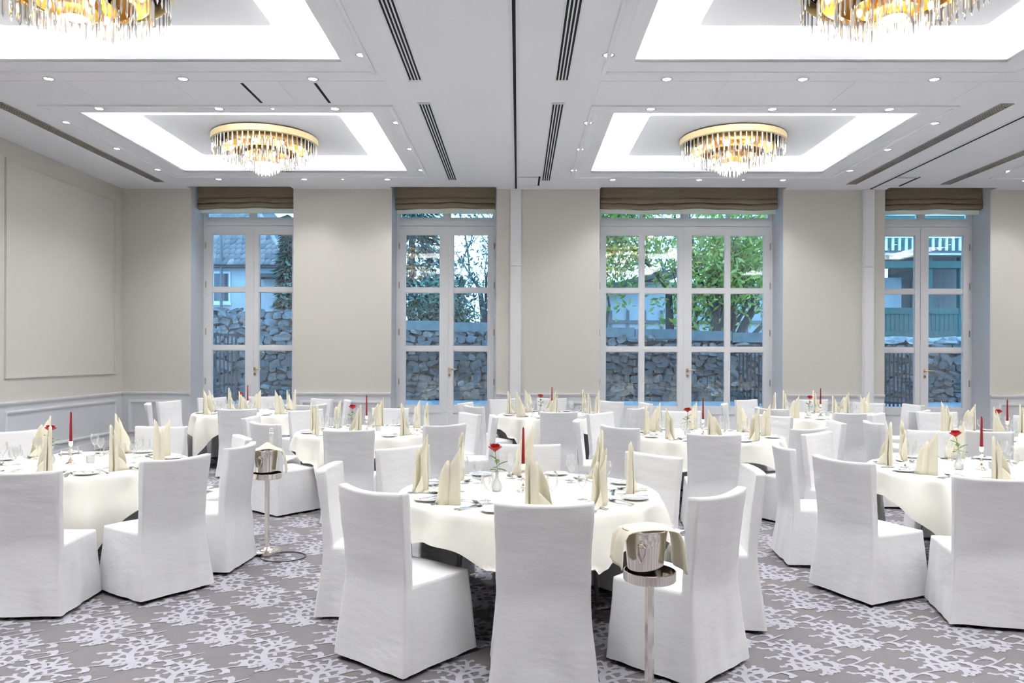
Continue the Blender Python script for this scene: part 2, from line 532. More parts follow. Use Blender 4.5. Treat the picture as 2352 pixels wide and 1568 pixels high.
def frame_x(mb, x0, x1, z0, z1, y, w=.045, t=.022):
    """picture-frame moulding on the back wall plane (protruding to -y)"""
    for (o, tt) in ((0, t), (w * .38, t * .45)):
        ww = w - o
        mb.box(x0 + o * .5, x1 - o * .5, y - tt, y, z0 + o * .5, z0 + ww); mb.box(x0 + o * .5, x1 - o * .5, y - tt, y, z1 - ww, z1 - o * .5)
        mb.box(x0 + o * .5, x0 + ww, y - tt, y, z0 + ww, z1 - ww); mb.box(x1 - ww, x1 - o * .5, y - tt, y, z0 + ww, z1 - ww)
def frame_y(mb, y0, y1, z0, z1, x, s, w=.045, t=.022):
    for (o, tt) in ((0, t * .5), (w * .35, t)):
        ww = w - o
        xa, xb = (x, x + tt) if s > 0 else (x - tt, x)
        mb.box(xa, xb, y0 + o * .5, y1 - o * .5, z0 + o * .5, z0 + ww); mb.box(xa, xb, y0 + o * .5, y1 - o * .5, z1 - ww, z1 - o * .5)
        mb.box(xa, xb, y0 + o * .5, y0 + ww, z0 + ww, z1 - ww); mb.box(xa, xb, y1 - ww, y1 - o * .5, z0 + ww, z1 - ww)

RAIL = .95
segs = [(XL, WIN[0][0]), (WIN[0][1], WIN[1][0]), (WIN[1][1], WIN[2][0]), (WIN[2][1], WIN[3][0]), (WIN[3][1], XR)]
ti = 1
for (a, b) in segs:
    ob('wainscot_sheet', MB().box(a + .002, b - .002, YB - .012, YB, 0, RAIL - .02), M_PANEL, wb)
    n = max(1, round((b - a) / 2.2)); st = (b - a) / n
    for k in range(n):
        mb = MB(); frame_x(mb, a + k * st + .14, a + (k + 1) * st - .14, .22, RAIL - .13, YB - .012)
        ob('panel_moulding', mb, M_TRIM, wb)
    mb = MB(); mb.box(a - .0, b, YB - .04, YB, RAIL - .012, RAIL + .012); mb.box(a, b, YB - .028, YB, RAIL - .035, RAIL - .012)
    t_ = ob('trim_%d' % ti, mb, M_TRIM); tag(t_, kind='structure'); ti += 1
    mb = MB(); mb.box(a, b, YB - .03, YB, 0, .11); mb.box(a, b, YB - .02, YB, .11, .13)
    t_ = ob('baseboard_back' if ti == 2 else 'baseboard_back', mb, M_TRIM); tag(t_, kind='structure')
for (wall, x, s, nm) in ((wl, XL, 1, 'left'), (wr, XR, -1, 'right')):
    ob('wainscot_sheet', MB().box(min(x, x + s * .012), max(x, x + s * .012), YF, YB - .012, 0, RAIL - .02), M_PANEL, wall)
    y1 = 14.06
    while y1 > YF + 1:
        y0 = y1 - 3.05
        mb = MB(); frame_y(mb, max(y0, YF + .1), y1, .22, RAIL - .12, x + s * .012, s); ob('panel_moulding', mb, M_TRIM, wall)
        mb = MB(); frame_y(mb, max(y0, YF + .1), y1, 1.29, 4.47, x, s); ob('panel_moulding', mb, M_WALL, wall)
        y1 = y0 - .28
    mb = MB()
    for (t, z0, z1) in ((.04, RAIL - .012, RAIL + .012), (.028, RAIL - .035, RAIL - .012)):
        mb.box(min(x, x + s * t), max(x, x + s * t), YF, YB - .04, z0, z1)
    t_ = ob('trim_%d' % ti, mb, M_TRIM); tag(t_, kind='structure'); ti += 1
    mb = MB(); mb.box(min(x, x + s * .03), max(x, x + s * .03), YF, YB - .03, 0, .12)
    t_ = ob('baseboard_' + nm, mb, M_TRIM); tag(t_, kind='structure')
# partition posts on the back wall, partition tracks in the ceiling
for xc in (-.05, 6.42):
    mb = MB()
    mb.box(xc - .10, xc + .10, YB - .055, YB, 0, 3.30); mb.box(xc - .10, xc + .10, YB - .055, YB, 3.305, ZC)
    mb.box(xc - .075, xc + .075, YB - .07, YB, 0, 3.30); mb.box(xc - .075, xc + .075, YB - .07, YB, 3.305, ZC - .03)
    t_ = ob('trim_%d' % ti, mb, M_TRIM); tag(t_, kind='structure'); ti += 1
    mb = MB(); mb.box(xc - .05, xc + .05, YF, YB - .09, ZC - .006, ZC + .01)
    mb.cur = 1; mb.box(xc - .016, xc + .016, YF, YB - .1, ZC - .009, ZC)
    o = ob('partition_track', mb, [M_TRIM, M_BLACK])
    tag(o, ('long black slotted partition track along the ceiling above the middle of the room' if xc < 1
            else 'black slotted partition track along the ceiling beside the right-hand mesh grille'), 'track', 'ceiling partition tracks')
    # parking pocket hatch next to the wall
    mb = MB(); x0, x1 = xc + .04, xc + .42; y0, y1 = 13.25, 13.95; z = ZC - .007
    mb.box(x0, x1, y0, y0 + .035, z, ZC); mb.box(x0, x1, y1 - .012, y1, z, ZC)
    mb.cur = 1; mb.box(x1 - .03, x1, y0, y1, z - .002, ZC); mb.box(x0, x1, y0 + .035, y0 + .045, z - .002, ZC)
    o = ob('pocket_hatch', mb, [M_TRIM, M_BLACK])
    tag(o, 'small rectangular hatch in the ceiling at the %s partition track end' % ('middle' if xc < 1 else 'right-hand'), 'hatch', 'ceiling partition hatches')

# ================================================================== WINDOWS
def make_window(idx, a, b, ncol):
    root = empty('window_%d' % idx, ((a + b) / 2, YW, 0)); tag(root, kind='structure')
    w = (b - a) / 2 - .008
    y0, y1 = -.03, .07
    mb = MB()
    mb.box(-w, -w + .055, y0, y1, .10, ZC + .12); mb.box(w - .055, w, y0, y1, .10, ZC + .12)
    mb.box(-w + .055, w - .055, y0, y1, ZC + .06, ZC + .12); mb.box(-w + .055, w - .055, y0, y1, 4.14, 4.28)
    mb.box(-w + .055, w - .055, y0 - .02, y0, 4.20, 4.235)
    mb.box(-w + .055, w - .055, y0, y1, .10, .14)
    mb.box(-.04, .04, y0, y1, 4.28, ZC + .06)
    ob('frame', mb, M_TRIM, root)
    nt = 2 * ncol
    # top lights
    tw = (w - .055 - .04)
    for s in (-1, 1):
        c0 = -w + .055 if s < 0 else .04
        pw = tw / ncol
        for k in range(ncol):
            xa, xb = c0 + k * pw + .035, c0 + (k + 1) * pw - .035
            mb = MB()
            mb.box(xa - .035, xa, y0 + .01, y1, 4.28, ZC + .06); mb.box(xb, xb + .035, y0 + .01, y1, 4.28, ZC + .06)
            mb.box(xa, xb, y0 + .01, y1, 4.28, 4.30)
            sash = ob('top_light', mb, M_TRIM, root)
            ob('pane', MB().box(xa, xb, .02, .026, 4.30, ZC + .06), M_PANE, sash)
    rows = [(.69, 1.74), (1.83, 2.86), (2.95, 3.97)]
    lw = w - .055 - .003
    for s in (-1, 1):
        c0 = -w + .057 if s < 0 else .003
        c1 = c0 + lw - .002
        so, si = .115, .125                # outer stile, meeting stile
        xa = c0 + (so if s < 0 else si); xb = c1 - (si if s < 0 else so)
        mb = MB(); Y0, Y1 = -.045, .02
        mb.box(c0, xa, Y0, Y1, .145, 4.13); mb.box(xb, c1, Y0, Y1, .145, 4.13)
        mb.box(xa, xb, Y0, Y1, .145, .30); mb.box(xa, xb, Y0 + .02, Y1 - .01, .30, .55); mb.box(xa, xb, Y0, Y1, .55, .69)
        mb.box(xa, xb, Y0, Y1, 3.97, 4.13)
        mb.box(xa, xb, Y0 + .006, Y1, 1.74, 1.83); mb.box(xa, xb, Y0 + .006, Y1, 2.86, 2.95)
        pw = (xb - xa - .095 * (ncol - 1)) / ncol
        cols = [(xa + k * (pw + .095), xa + k * (pw + .095) + pw) for k in range(ncol)]
        for k in range(ncol - 1):
            for (z0, z1) in rows:
                mb.box(cols[k][1], cols[k + 1][0], Y0 + .006, Y1, z0, z1)
        # glazing beads
        for (z0, z1) in rows:
            for (p, q) in cols:
                for (u0, u1, v0, v1) in ((p, p + .012, z0, z1), (q - .012, q, z0, z1), (p, q, z0, z0 + .012), (p, q, z1 - .012, z1)):
                    mb.box(u0, u1, Y0 + .018, Y1 - .02, v0, v1)
        if s > 0: mb.box(c0 - .028, c0 + .028, Y0 - .014, Y0, .145, 4.13)   # astragal
        leaf = ob('casement', mb, M_TRIM, root)
        for (z0, z1) in rows:
            for (p, q) in cols:
                ob('pane', MB().box(p + .004, q - .004, -.012, -.006, z0 + .004, z1 - .004), M_PANE, leaf)
        if s > 0:
            hx = c0 + .055
            mb = MB(); mb.box(hx - .022, hx + .022, Y0 - .018, Y0 - .0, 1.365, 1.415)
            mb.tube([(hx, Y0 - .01, 1.39), (hx, Y0 - .06, 1.39), (hx + .03, Y0 - .066, 1.39), (hx + .15, Y0 - .06, 1.388)], [.011, .011, .010, .008], 8)
            h = ob('handle', mb, M_BRASS, leaf); h['label'] = 'brass lever handle'
            mb = MB(); mb.box(hx - .022, hx + .022, Y0 - .018, Y0, 1.26, 1.305); mb.cur = 1; mb.box(hx - .005, hx + .005, Y0 - .02, Y0 - .018, 1.27, 1.295)
            h = ob('keyhole_plate', mb, [M_BRASS, M_BLACK], leaf); h['label'] = 'brass keyhole plate'
        hx = c0 if s < 0 else c1
        for z in (.6, 1.15, 2.1, 3.0, 3.75):
            ob('hinge', MB().tube([(hx, Y0 - .012, z - .06), (hx, Y0 - .012, z + .06)], .011, 6), M_GRIL, leaf)
    return root
for i, (a, b) in enumerate(WIN):
    make_window(i + 1, a, b, 2 if i == 2 else 1)

def make_blind(a, b, label):
    root = empty('roman_blind', ((a + b) / 2, 14.56, ZC + .09))
    w = (b - a) / 2 - .035
    H = ZC + .09 - 4.405
    prof = [(0.05, 0), (-.03, 0), (-.034, -.10), (-.030, -.20), (-.045, -.215), (-.060, -.25), (-.055, -.29), (-.028, -.302), (-.05, -.315), (-.066, -.35), (-.060, -.39), (-.02, -H), (0.03, -H), (.05, -.35)]
    nx = 24; P = []
    for i in range(nx + 1):
        x = -w + 2 * w * i / nx
        row = []
        for (y, z) in prof:
            zz = z + (.012 * math.sin(x * 3.1 + 1) + .006 * math.sin(x * 9)) * min(1, -z / .35)
            yy = y - .006 * math.sin(x * 5 + z * 20) * min(1, -z / .2)
            row.append((x, yy, zz))
        P.append(row)
    mb = MB().grid(P)
    n = len(prof)
    mb.f.append(tuple(range(n))); mb.mi.append(0); mb.f.append(tuple(nx * n + k for k in range(n))[::-1]); mb.mi.append(0)
    ob('folded_fabric', mb, M_BLIND, root, smooth='auto')
    P = []
    for i in range(nx + 1):
        x = -w + .02 + 2 * (w - .02) * i / nx
        P.append([(x, .012 + .004 * math.sin(x * 6), z + (.01 * math.sin(x * 3.1 + 1) if z < -.3 else 0)) for z in (-.25, -H, -H - .085)])
    mb = MB().grid(P)
    mb.box(-w + .02, w - .02, .008, .02, -H - .088, -H - .078)
    h = ob('lining_hem', mb, M_LINING, root, smooth='auto'); h['label'] = 'cream lining strip'
    ob('headrail', MB().box(-w, w, -.02, .06, .0, .035), M_TRIM, root)
    tag(root, label, 'blind', 'taupe roman blinds')
make_blind(*WIN[0], 'taupe folded roman blind over the leftmost window')
make_blind(*WIN[1], 'taupe folded roman blind over the narrow window left of the middle wall post')
make_blind(*WIN[2], 'wide taupe folded roman blind over the widest window')
make_blind(*WIN[3], 'taupe folded roman blind over the rightmost window')

# ================================================================== CEILING FITTINGS
def make_diffuser():
    r = empty('slot_diffuser'); L = 1.0
    mb = MB(); mb.box(-.078, .078, 0, 1, -.003, .004); f = ob('backing', mb, M_BLACK, r)  # black strip replaces the hollow slots, their inner shade is in its colour
    mb = MB()
    for k in range(5): mb.box(-.078 + k * .036, -.078 + k * .036 + .014, 0, 1, -.008, .0)
    mb.box(-.078, .078, 0, .01, -.008, 0); mb.box(-.078, .078, .99, 1, -.008, 0)
    g = ob('slat_frame', mb, M_TRIM, r)
    return r
def make_grille():
    r = empty('mesh_grille')
    mb = MB(); mb.box(-.075, .075, 0, 1, -.003, .004); ob('backing', mb, M_BLACK, r)
    mb = MB()
    mb.box(-.082, -.068, 0, 1, -.009, 0); mb.box(.068, .082, 0, 1, -.009, 0)
    mb.box(-.012, -.002, 0, 1, -.008, -.003); mb.box(-.045, -.035, 0, 1, -.008, -.003); mb.box(.025, .035, 0, 1, -.008, -.003)
    n = 90
    for k in range(n): mb.box(-.068, .068, k / n, k / n + .0045, -.007, -.003)
    ob('mesh_face', mb, M_GRIL, r)
    return r
dif = Proto(make_diffuser())
for (x, y0, y1, lab) in [(-1.155, 9.4, 13.55, 'far four-slot air diffuser in the ceiling left of the middle track'),
                    (.475, 9.4, 13.6, 'far four-slot air diffuser in the ceiling right of the middle track'),
                    (-1.155, 4.4, 8.66, 'near four-slot air diffuser in the ceiling left of the middle track'),
                    (.475, 4.4, 8.66, 'near four-slot air diffuser in the ceiling right of the middle track')]:
    o = dif.get(); o.location = (x, y0, ZC); o.scale = (1, y1 - y0, 1)
    tag(o, lab, 'vent', 'slot diffusers in the ceiling')
gr = Proto(make_grille())
for (x, y0, y1, lab) in [(-6.37, 9.4, 13.7, 'long mesh air grille in the ceiling beside the left wall'),
                    (5.9, 9.4, 13.8, 'long mesh air grille in the ceiling right of the right-hand coffer'),
                    (7.56, 9.4, 13.8, 'mesh air grille in the ceiling near the right edge, beyond the right track')]:
    o = gr.get(); o.location = (x, y0, ZC - .004); o.scale = (1, y1 - y0, 1)
    tag(o, lab, 'vent', 'mesh grilles in the ceiling')
for (x, lab) in ((-3.13, 'left short black ceiling slot between the two left coffers'), (-2.30, 'right short black ceiling slot between the two left coffers')):
    mb = MB(); mb.box(x - .016, x + .016, 8.72, 9.40, ZC - .007, ZC)
    o = ob('air_slot', mb, M_BLACK); tag(o, lab, 'vent', 'short black slots in the ceiling')

def make_downlight():
    r = empty('downlight')
    mb = MB().lathe([(.062, .0), (.064, -.006), (.056, -.010), (.048, -.006), (.046, .0)], 20)
    ob('trim_ring', mb, M_CHROME, r, smooth=True)
    mb = MB(); mb.lathe([(.0, -.004), (.047, -.004)], 20)
    ob('lens', mb, M_LENS, r)
    ld = bpy.data.lights.new('downlight_lamp', 'SPOT'); ld.energy = P_SPOT; ld.spot_size = math.radians(115); ld.spot_blend = .9
    ld.shadow_soft_size = .05; ld.color = (.985, .985, 1.0)
    l = bpy.data.objects.new('downlight_lamp', ld); COL.objects.link(l); l.parent = r; l.location = (0, 0, -.03)
    return r
dl = Proto(make_downlight())
spots = []
rowname = {0: 'far', 1: 'near', 2: 'rear'}
colname = {0: 'left', 1: 'right', 2: 'far right'}
for ci, (a, b) in enumerate(COFX):
    for ri, (c, d) in enumerate(COFY):
        cx = (a + b) / 2
        base = '%s %s coffer' % (rowname[ri], colname[ci])
        for k, x in enumerate((cx - 1.5, cx, cx + 1.45)):
            kk = ('left', 'middle', 'right')[k]
            spots.append((x, d + .49, 'round recessed downlight beyond the %s, %s of three' % (base, kk)))
            spots.append((x, c - .17 if ri == 0 else c - .45, 'round recessed downlight before the %s, %s of three' % (base, kk)))
        lx, rx = (a - .36, b + .25) if ci == 0 else (a - .29, b + .38)
        for k, y in enumerate((c + .4, c + 1.7, c + 3.0)):
            kk = ('nearest', 'middle', 'farthest')[k]
            spots.append((lx, y, 'round recessed downlight along the left side of the %s, %s of three' % (base, kk)))
            spots.append((rx, y, 'round recessed downlight along the right side of the %s, %s of three' % (base, kk)))
for (x, y, lab) in spots:
    if not (XL < x < XR and YF < y < YB): continue
    o = dl.get(); o.location = (x, y, ZC - .001); o.rotation_euler = (0, 0, random.random() * 6)
    tag(o, lab, 'light', 'recessed downlights')
# small blue-white star lights
def make_star():
    r = empty('pin_light')
    ob('trim_ring', MB().lathe([(.030, 0), (.031, -.005), (.022, -.006), (.02, 0)], 14), M_CHROME, r, smooth=True)
    ob('lens', MB().lathe([(0, -.003), (.021, -.003)], 14), mat('blue white lens', (1, 1, 1), .5, emit=((.55, .72, 1.0), 14.0)), r)
    return r
st = Proto(make_star())
for (x, y, lab) in [(-3.07, 9.63, 'before the far left coffer'), (3.9, 9.63, 'before the far right coffer'), (-3.07, 13.49, 'beyond the far left coffer'), (3.9, 13.49, 'beyond the far right coffer')]:
    o = st.get(); o.location = (x, y, ZC - .001); tag(o, 'tiny bluish pin light in the ceiling ' + lab, 'light', 'tiny bluish pin lights')

# ---- chandeliers
TIERS = [(.735, -.105, .20, 60), (.60, -.15, .20, 50), (.46, -.20, .20, 42), (.33, -.25, .20, 32), (.21, -.30, .21, 22), (.11, -.35, .21, 12)]
def crystal_mesh(L):
    mb = MB(); n = 6; w, t = .013, .007
    def ring(z, s): return [(w * s * math.cos(2 * PI * k / n), t * s * math.sin(2 * PI * k / n), z) for k in range(n)]
    vs = ring(0, .6) + ring(-.02, 1) + ring(-L + .03, 1.1) + ring(-L, .25)
    fs = [(i * n + k, i * n + (k + 1) % n, (i + 1) * n + (k + 1) % n, (i + 1) * n + k) for i in range(3) for k in range(n)]
    fs += [tuple(range(n)), tuple(3 * n + k for k in range(n))]
    mb.add(vs, fs); return mb
def make_chandelier(single):
    r = empty('chandelier')
    mb = MB().lathe([(0, -.012), (.70, -.012), (.70, -.0), (.735, -.0), (.735, -.02)], 64)
    ob('ceiling_plate', mb, M_DARK, r)
    mb = MB().lathe([(.70, -.02), (.757, -.02), (.757, -.105), (.73, -.115), (.72, -.105), (.71, -.03)], 72)
    h = ob('rim_band', mb, M_GOLDR, r, smooth='auto'); h['label'] = 'gold rim band'
    cm = {}
    for ti_, (R, z, L, n) in enumerate(TIERS):
        if ti_:
            mb = MB().lathe([(R - .02, z + .10), (R - .012, z + .10), (R - .012, z - .03), (R - .02, z - .03), (R - .02, z + .10)], 48)
            if ti_ < 5:
                mb.lathe([(R - .02, z + .095), (max(.05, R - .15), z + .095)], 48)
            h = ob('gold_ring', mb, M_GOLD, r, smooth='auto')
        cb = crystal_mesh(L)
        if single:
            me = cb.mesh('crystal_drop', M_CRYS)
            for k in range(n):
                t = 2 * PI * (k + .5 * (ti_ % 2)) / n
                link('crystal_drop', me, r, (R * math.cos(t), R * math.sin(t), z + .005 * math.sin(k * 7)), (.0, .0, t + PI / 2 + .5 * math.sin(k * 3.3)))
        else:
            mb = MB()
            for k in range(n):
                t = 2 * PI * k / n; c, s = math.cos(t + PI / 2), math.sin(t + PI / 2)
                mb.add([(R * math.cos(t) + v[0] * c - v[1] * s, R * math.sin(t) + v[0] * s + v[1] * c, z + v[2]) for v in cb.v], cb.f)
            tag(ob('crystal_drops', mb, M_CRYS, r), kind='stuff')
    for k in range(8):
        t = 2 * PI * k / 8
        mb = MB().lathe([(0, .03), (.018, .02), (.024, 0), (.016, -.03), (0, -.045)], 8, (0, 0, 0))
        ob('bulb', mb, M_BULB, r, smooth=True, loc=(.52 * math.cos(t), .52 * math.sin(t), -.16))
    for k in range(4):
        t = 2 * PI * (k + .5) / 4
        mb = MB().lathe([(0, .03), (.018, .02), (.024, 0), (.016, -.03), (0, -.045)], 8, (0, 0, 0))
        ob('bulb', mb, M_BULB, r, smooth=True, loc=(.27 * math.cos(t), .27 * math.sin(t), -.30))
    ld = bpy.data.lights.new('chandelier_lamp', 'POINT'); ld.energy = P_CHAND; ld.shadow_soft_size = .10; ld.color = (1.0, .965, .92)
    l = bpy.data.objects.new('chandelier_lamp', ld); COL.objects.link(l); l.parent = r; l.location = (0, 0, -.30)
    return r
chs, chj = Proto(make_chandelier(True)), Proto(make_chandelier(False))
for ci, (a, b) in enumerate(COFX):
    for ri, (c, d) in enumerate(COFY):
        seen = ci < 2 and ri < 2
        o = (chs if seen else chj).get()
        o.location = ((a + b) / 2, (c + d) / 2, ZC + .142)
        o.rotation_euler = (0, 0, .3 * ci + .2 * ri)
        tag(o, 'round gold chandelier with tiers of crystal rods in the %s %s coffer' % (rowname[ri], colname[ci]), 'chandelier', 'crystal chandeliers')

# ================================================================== CHAIRS
def chair_cover(seed):
    nx, ny, k1, k2 = 8, 8, 5, 12
    idx = {}; V = []
    def P(i, j, k):
        if (i, j, k) in idx: return idx[(i, j, k)]
        u = 2 * i / nx - 1
        if k <= k1:
            t = k / k1; z = .026 + .434 * t
            hx = .272 - .038 * t
            yo = -.285 + .05 * t; yf = .268 - .018 * t
            fr = 0 if j == 0 else .11 + .89 * (j - 1) / (ny - 1)
            y = yo + (yf - yo) * fr
            if k == k1 and 1 <= j < ny: z += .012 * (1 - u * u) * math.sin(PI * (j - 1) / (ny - 1))
        else:
            t = (k - k1) / (k2 - k1); z = .46 + .49 * t
            hx = .234 + .016 * t
            yo = -.235 - .085 * t
            y = yo + (.058 if j == 1 else 0) + .04 * u * u * t
            z -= .012 * (1 - u * u) * (t > .95)
        idx[(i, j, k)] = len(V); V.append((hx * u, y, z)); return idx[(i, j, k)]
    occ = set()
    for i in range(nx):
        for k in range(k2):
            for j in range(ny):
                if k < k1 or j == 0: occ.add((i, j, k))
    F = []
    dirs = [((1, 0, 0), [(1, 0, 0), (1, 1, 0), (1, 1, 1), (1, 0, 1)]), ((-1, 0, 0), [(0, 0, 0), (0, 0, 1), (0, 1, 1), (0, 1, 0)]),
            ((0, 1, 0), [(0, 1, 0), (0, 1, 1), (1, 1, 1), (1, 1, 0)]), ((0, -1, 0), [(0, 0, 0), (1, 0, 0), (1, 0, 1), (0, 0, 1)]),
            ((0, 0, 1), [(0, 0, 1), (1, 0, 1), (1, 1, 1), (0, 1, 1)])]
    for (i, j, k) in occ:
        for d, cs in dirs:
            n = (i + d[0], j + d[1], k + d[2])
            if n in occ: continue
            F.append(tuple(P(i + a, j + b, k + c) for (a, b, c) in cs))
    me = bpy.data.meshes.new('slipcover'); me.from_pydata(V, [], F); me.materials.append(M_LINEN)
    bm = bmesh.new(); bm.from_mesh(me)
    bmesh.ops.recalc_face_normals(bm, faces=bm.faces)
    cl = bm.edges.layers.float.get('crease_edge') or bm.edges.layers.float.new('crease_edge')
    for e in bm.edges:
        if len(e.link_faces) == 2:
            if e.calc_face_angle() > .8: e[cl] = .72
        else: e[cl] = 1
    bm.to_mesh(me); bm.free()
    o = link('slipcover', me)
    m = o.modifiers.new('s', 'SUBSURF'); m.levels = 2; m.render_levels = 2
    me = bake(o)
    sh = Vector((seed * 3.7, seed * 1.3, 0))
    for v in me.vertices:
        p = v.co; n = v.normal
        low = max(0, 1 - p.z / .46)
        d = noise.noise(p * 5 + sh) * .007 + noise.noise(Vector((p.x * 9, p.y * 9, p.z * 2.2)) + sh) * (.003 + .016 * low)
        d += noise.noise(Vector((p.x * 4, p.y * 4, p.z * 30)) + sh) * .0022 * (1 - low) * (1 if p.z > .5 else .3)
        if p.z < .05: v.co += Vector((n.x, n.y, 0)) * d + Vector((0, 0, .006 * noise.noise(p * 8 + sh)))
        else: v.co += Vector((n.x, n.y, n.z * (.5 if p.z > .44 else 0))) * d
    me.polygons.foreach_set('use_smooth', [True] * len(me.polygons))
    me.update()
    return o
def make_chair(seed):
    r = empty('banquet_chair')
    c = chair_cover(seed); c.parent = r
    for (sx, sy) in ((-1, -1), (1, -1), (-1, 1), (1, 1)):
        x, y = sx * .222, (-.225 if sy < 0 else .225)
        mb = MB(); mb.box(x - .015, x + .015, y - .015, y + .015, .004, .20)
        mb.cur = 1; mb.lathe([(.0, 0), (.014, 0), (.016, .006), (.0, .006)], 8, (x, y, 0))
        ob('leg', mb, [M_DARK, M_STEEL], r)
    return r
chairs = [Proto(make_chair(s)) for s in (1, 2, 3)]

TABLES = [
    # name phrase, cx, cy, cloth corner angle, seat angles [near, near right, right, far right, far, far left, left, near left]
    ('front middle table', .07, 5.03, -84, [-87, -50, -12, 39, 90, 136, 180, -129]),
    ('front left table', -3.54, 6.2, -56, [-69, -37, -6, 34, 88, 141, 186, -125]),
    ('front right table', 3.65, 6.1, -130, [-120, -65, -15, 30, 76, 128, 166, -151]),
    ('second-row left table', -1.71, 8.95, -112, [-88, -46, 5, 37, 90, 135, 175, -137]),
    ('second-row middle table', 2.09, 8.65, -122, [-101, -58, -8, 42, 90, 138, 174, -140]),
    ('second-row right table', 5.42, 8.6, -100, [-85, -40, 0, 45, 92, 132, 175, -130]),
    ('back-row left table', -4.08, 11.8, -125, [-78, -33, 12, 52, 102, 135, 168, -150]),
    ('back-row middle table', .54, 11.55, -118, [-90, -41, 6, 46, 90, 126, 164, -150]),
    ('back-row right table', 4.50, 11.5, -75, [-96, -56, 4, 39, 75, 122, 160, -139]),
]
SEAT = ['nearest seat', 'near right seat', 'right seat', 'far right seat', 'farthest seat', 'far left seat', 'left seat', 'near left seat']
CH_SIDE = ['on the near side', 'at the near right', 'on the right side', 'at the far right', 'on the far side', 'at the far left', 'on the left side', 'at the near left']
CHAIR_OVR = {  # (table, seat) -> (x, y, facing degrees)
    (0, 0): (.13, 4.10, 90), (0, 1): (.86, 4.20, 136), (0, 2): (1.22, 4.90, 175), (0, 3): (.82, 5.58, 222), (0, 4): (.09, 5.92, 270), (0, 5): (-.70, 5.78, 317), (0, 6): (-.98, 5.08, 0), (0, 7): (-.61, 4.28, 52),
    (1, 0): (-3.12, 5.05, 94), (1, 1): (-2.55, 5.44, 146), (1, 2): (-2.42, 6.06, 176), (1, 3): (-2.66, 6.72, 212),
    (2, 0): (2.97, 4.97, 77), (2, 7): (2.47, 5.47, 25), (2, 6): (2.42, 6.33, -4),
    (3, 7): (-2.46, 8.2, 51), (4, 1): (2.75, 7.9, 122),
}
R_TAB, Z_TAB = .83, .775
seatpos = {}
rj = random.Random(3)
for ti_, (tn, cx, cy, ca, angs) in enumerate(TABLES):
    for si, ang in enumerate(angs):
        a = math.radians(ang)
        if (ti_, si) in CHAIR_OVR:
            x, y, f = CHAIR_OVR[(ti_, si)]; f = math.radians(f)
        else:
            dist = 1.14 + rj.uniform(-.05, .06)
            x, y = cx + dist * math.cos(a), cy + dist * math.sin(a)
            f = a + PI + rj.uniform(-.09, .09)
        o = chairs[(ti_ * 3 + si) % 3].get()
        o.location = (x, y, 0); o.rotation_euler = (0, 0, f - PI / 2)
        if (ti_, si) == (0, 0): o.scale = (1, 1, .975)
        seatpos[(ti_, si)] = (x, y, f)
        tag(o, 'white slipcovered banquet chair %s of the %s' % (CH_SIDE[si], tn), 'chair', 'white slipcovered chairs round the tables')

# ================================================================== TABLES
def table_proto():
    r = empty('round_table')
    mb = MB().lathe([(0, .765), (R_TAB - .015, .765), (R_TAB - .008, .76), (R_TAB - .008, .745), (R_TAB - .015, .74), (0, .74)], 64)
    ob('tabletop', mb, M_TABLE, r, smooth='auto')
    for (sx, sy) in ((-1, -1), (1, -1), (-1, 1), (1, 1)):
        mb = MB().tube([(sx * .30, sy * .30, .74), (sx * .33, sy * .33, .0)], .016, 8)
        ob('leg', mb, M_STEEL, r, smooth='auto')
    return r
tabs = Proto(table_proto())

def seat_top_at(x, y, ti_):
    for si in range(8):
        px, py, f = seatpos[(ti_, si)]
        dx, dy = x - px, y - py
        fx, fy = math.cos(f), math.sin(f)
        u = dx * fx + dy * fy; v = -dx * fy + dy * fx
        if -.30 < u < .29 and abs(v) < .30: return True
    return False

def cloth(ti_, cx, cy, ca):
    NT, mb = 192, MB()
    half = 1.02
    rings = [0, .3, .6, .78, .81]
    P = []
    c0 = math.radians(ca)
    rs = random.Random(ti_)
    ph = [rs.uniform(0, 6.28) for _ in range(4)]
    for i in range(NT + 1):
        t = 2 * PI * (i % NT) / NT
        q = (t - c0 + PI / 4) % (PI / 2) - PI / 4      # 0 at a corner
        edge = half / math.cos(PI / 4 - abs(q))       # distance from centre to hem
        drop = edge - R_TAB
        cw = math.exp(-(q / .38) ** 2)
        row = [(r_ * math.cos(t), r_ * math.sin(t), Z_TAB + (.0006 if r_ else 0)) for r_ in rings]
        for (dr, dz) in ((.018, -.002), (.028, -.008), (.034, -.02)):
            row.append(((.81 + dr) * math.cos(t), (.81 + dr) * math.sin(t), Z_TAB + dz))
        n = 12
        for k in range(1, n + 1):
            s = k / n
            h = .02 + (drop - .02) * s
            fold = (math.sin(t * 13 + ph[0]) * .5 + math.sin(t * 21 + ph[1]) * .3 + math.sin(t * 7 + ph[2]) * .4)
            amp = min(1, h / .13) * (.030 + .026 * cw)
            cornerfold = math.cos(q * 17) * .035 * cw * min(1, h / .3)
            rr = .845 + fold * amp + cornerfold + .035 * min(1, h / .25)
            x, y, z = rr * math.cos(t), rr * math.sin(t), Z_TAB - h
            if z < .50 and seat_top_at(cx + x, cy + y, ti_):
                ex = .50 - z
                z = .495 + .006 * math.sin(k * 2 + t * 30)
                x += math.cos(t) * ex * .35; y += math.sin(t) * ex * .35
            row.append((x, y, z))
        P.append(row)
    mb.grid(P)
    me = mb.mesh('tablecloth', M_CREAM, True, weld=True)
    return me
GROUP_T = 'round banquet tables'
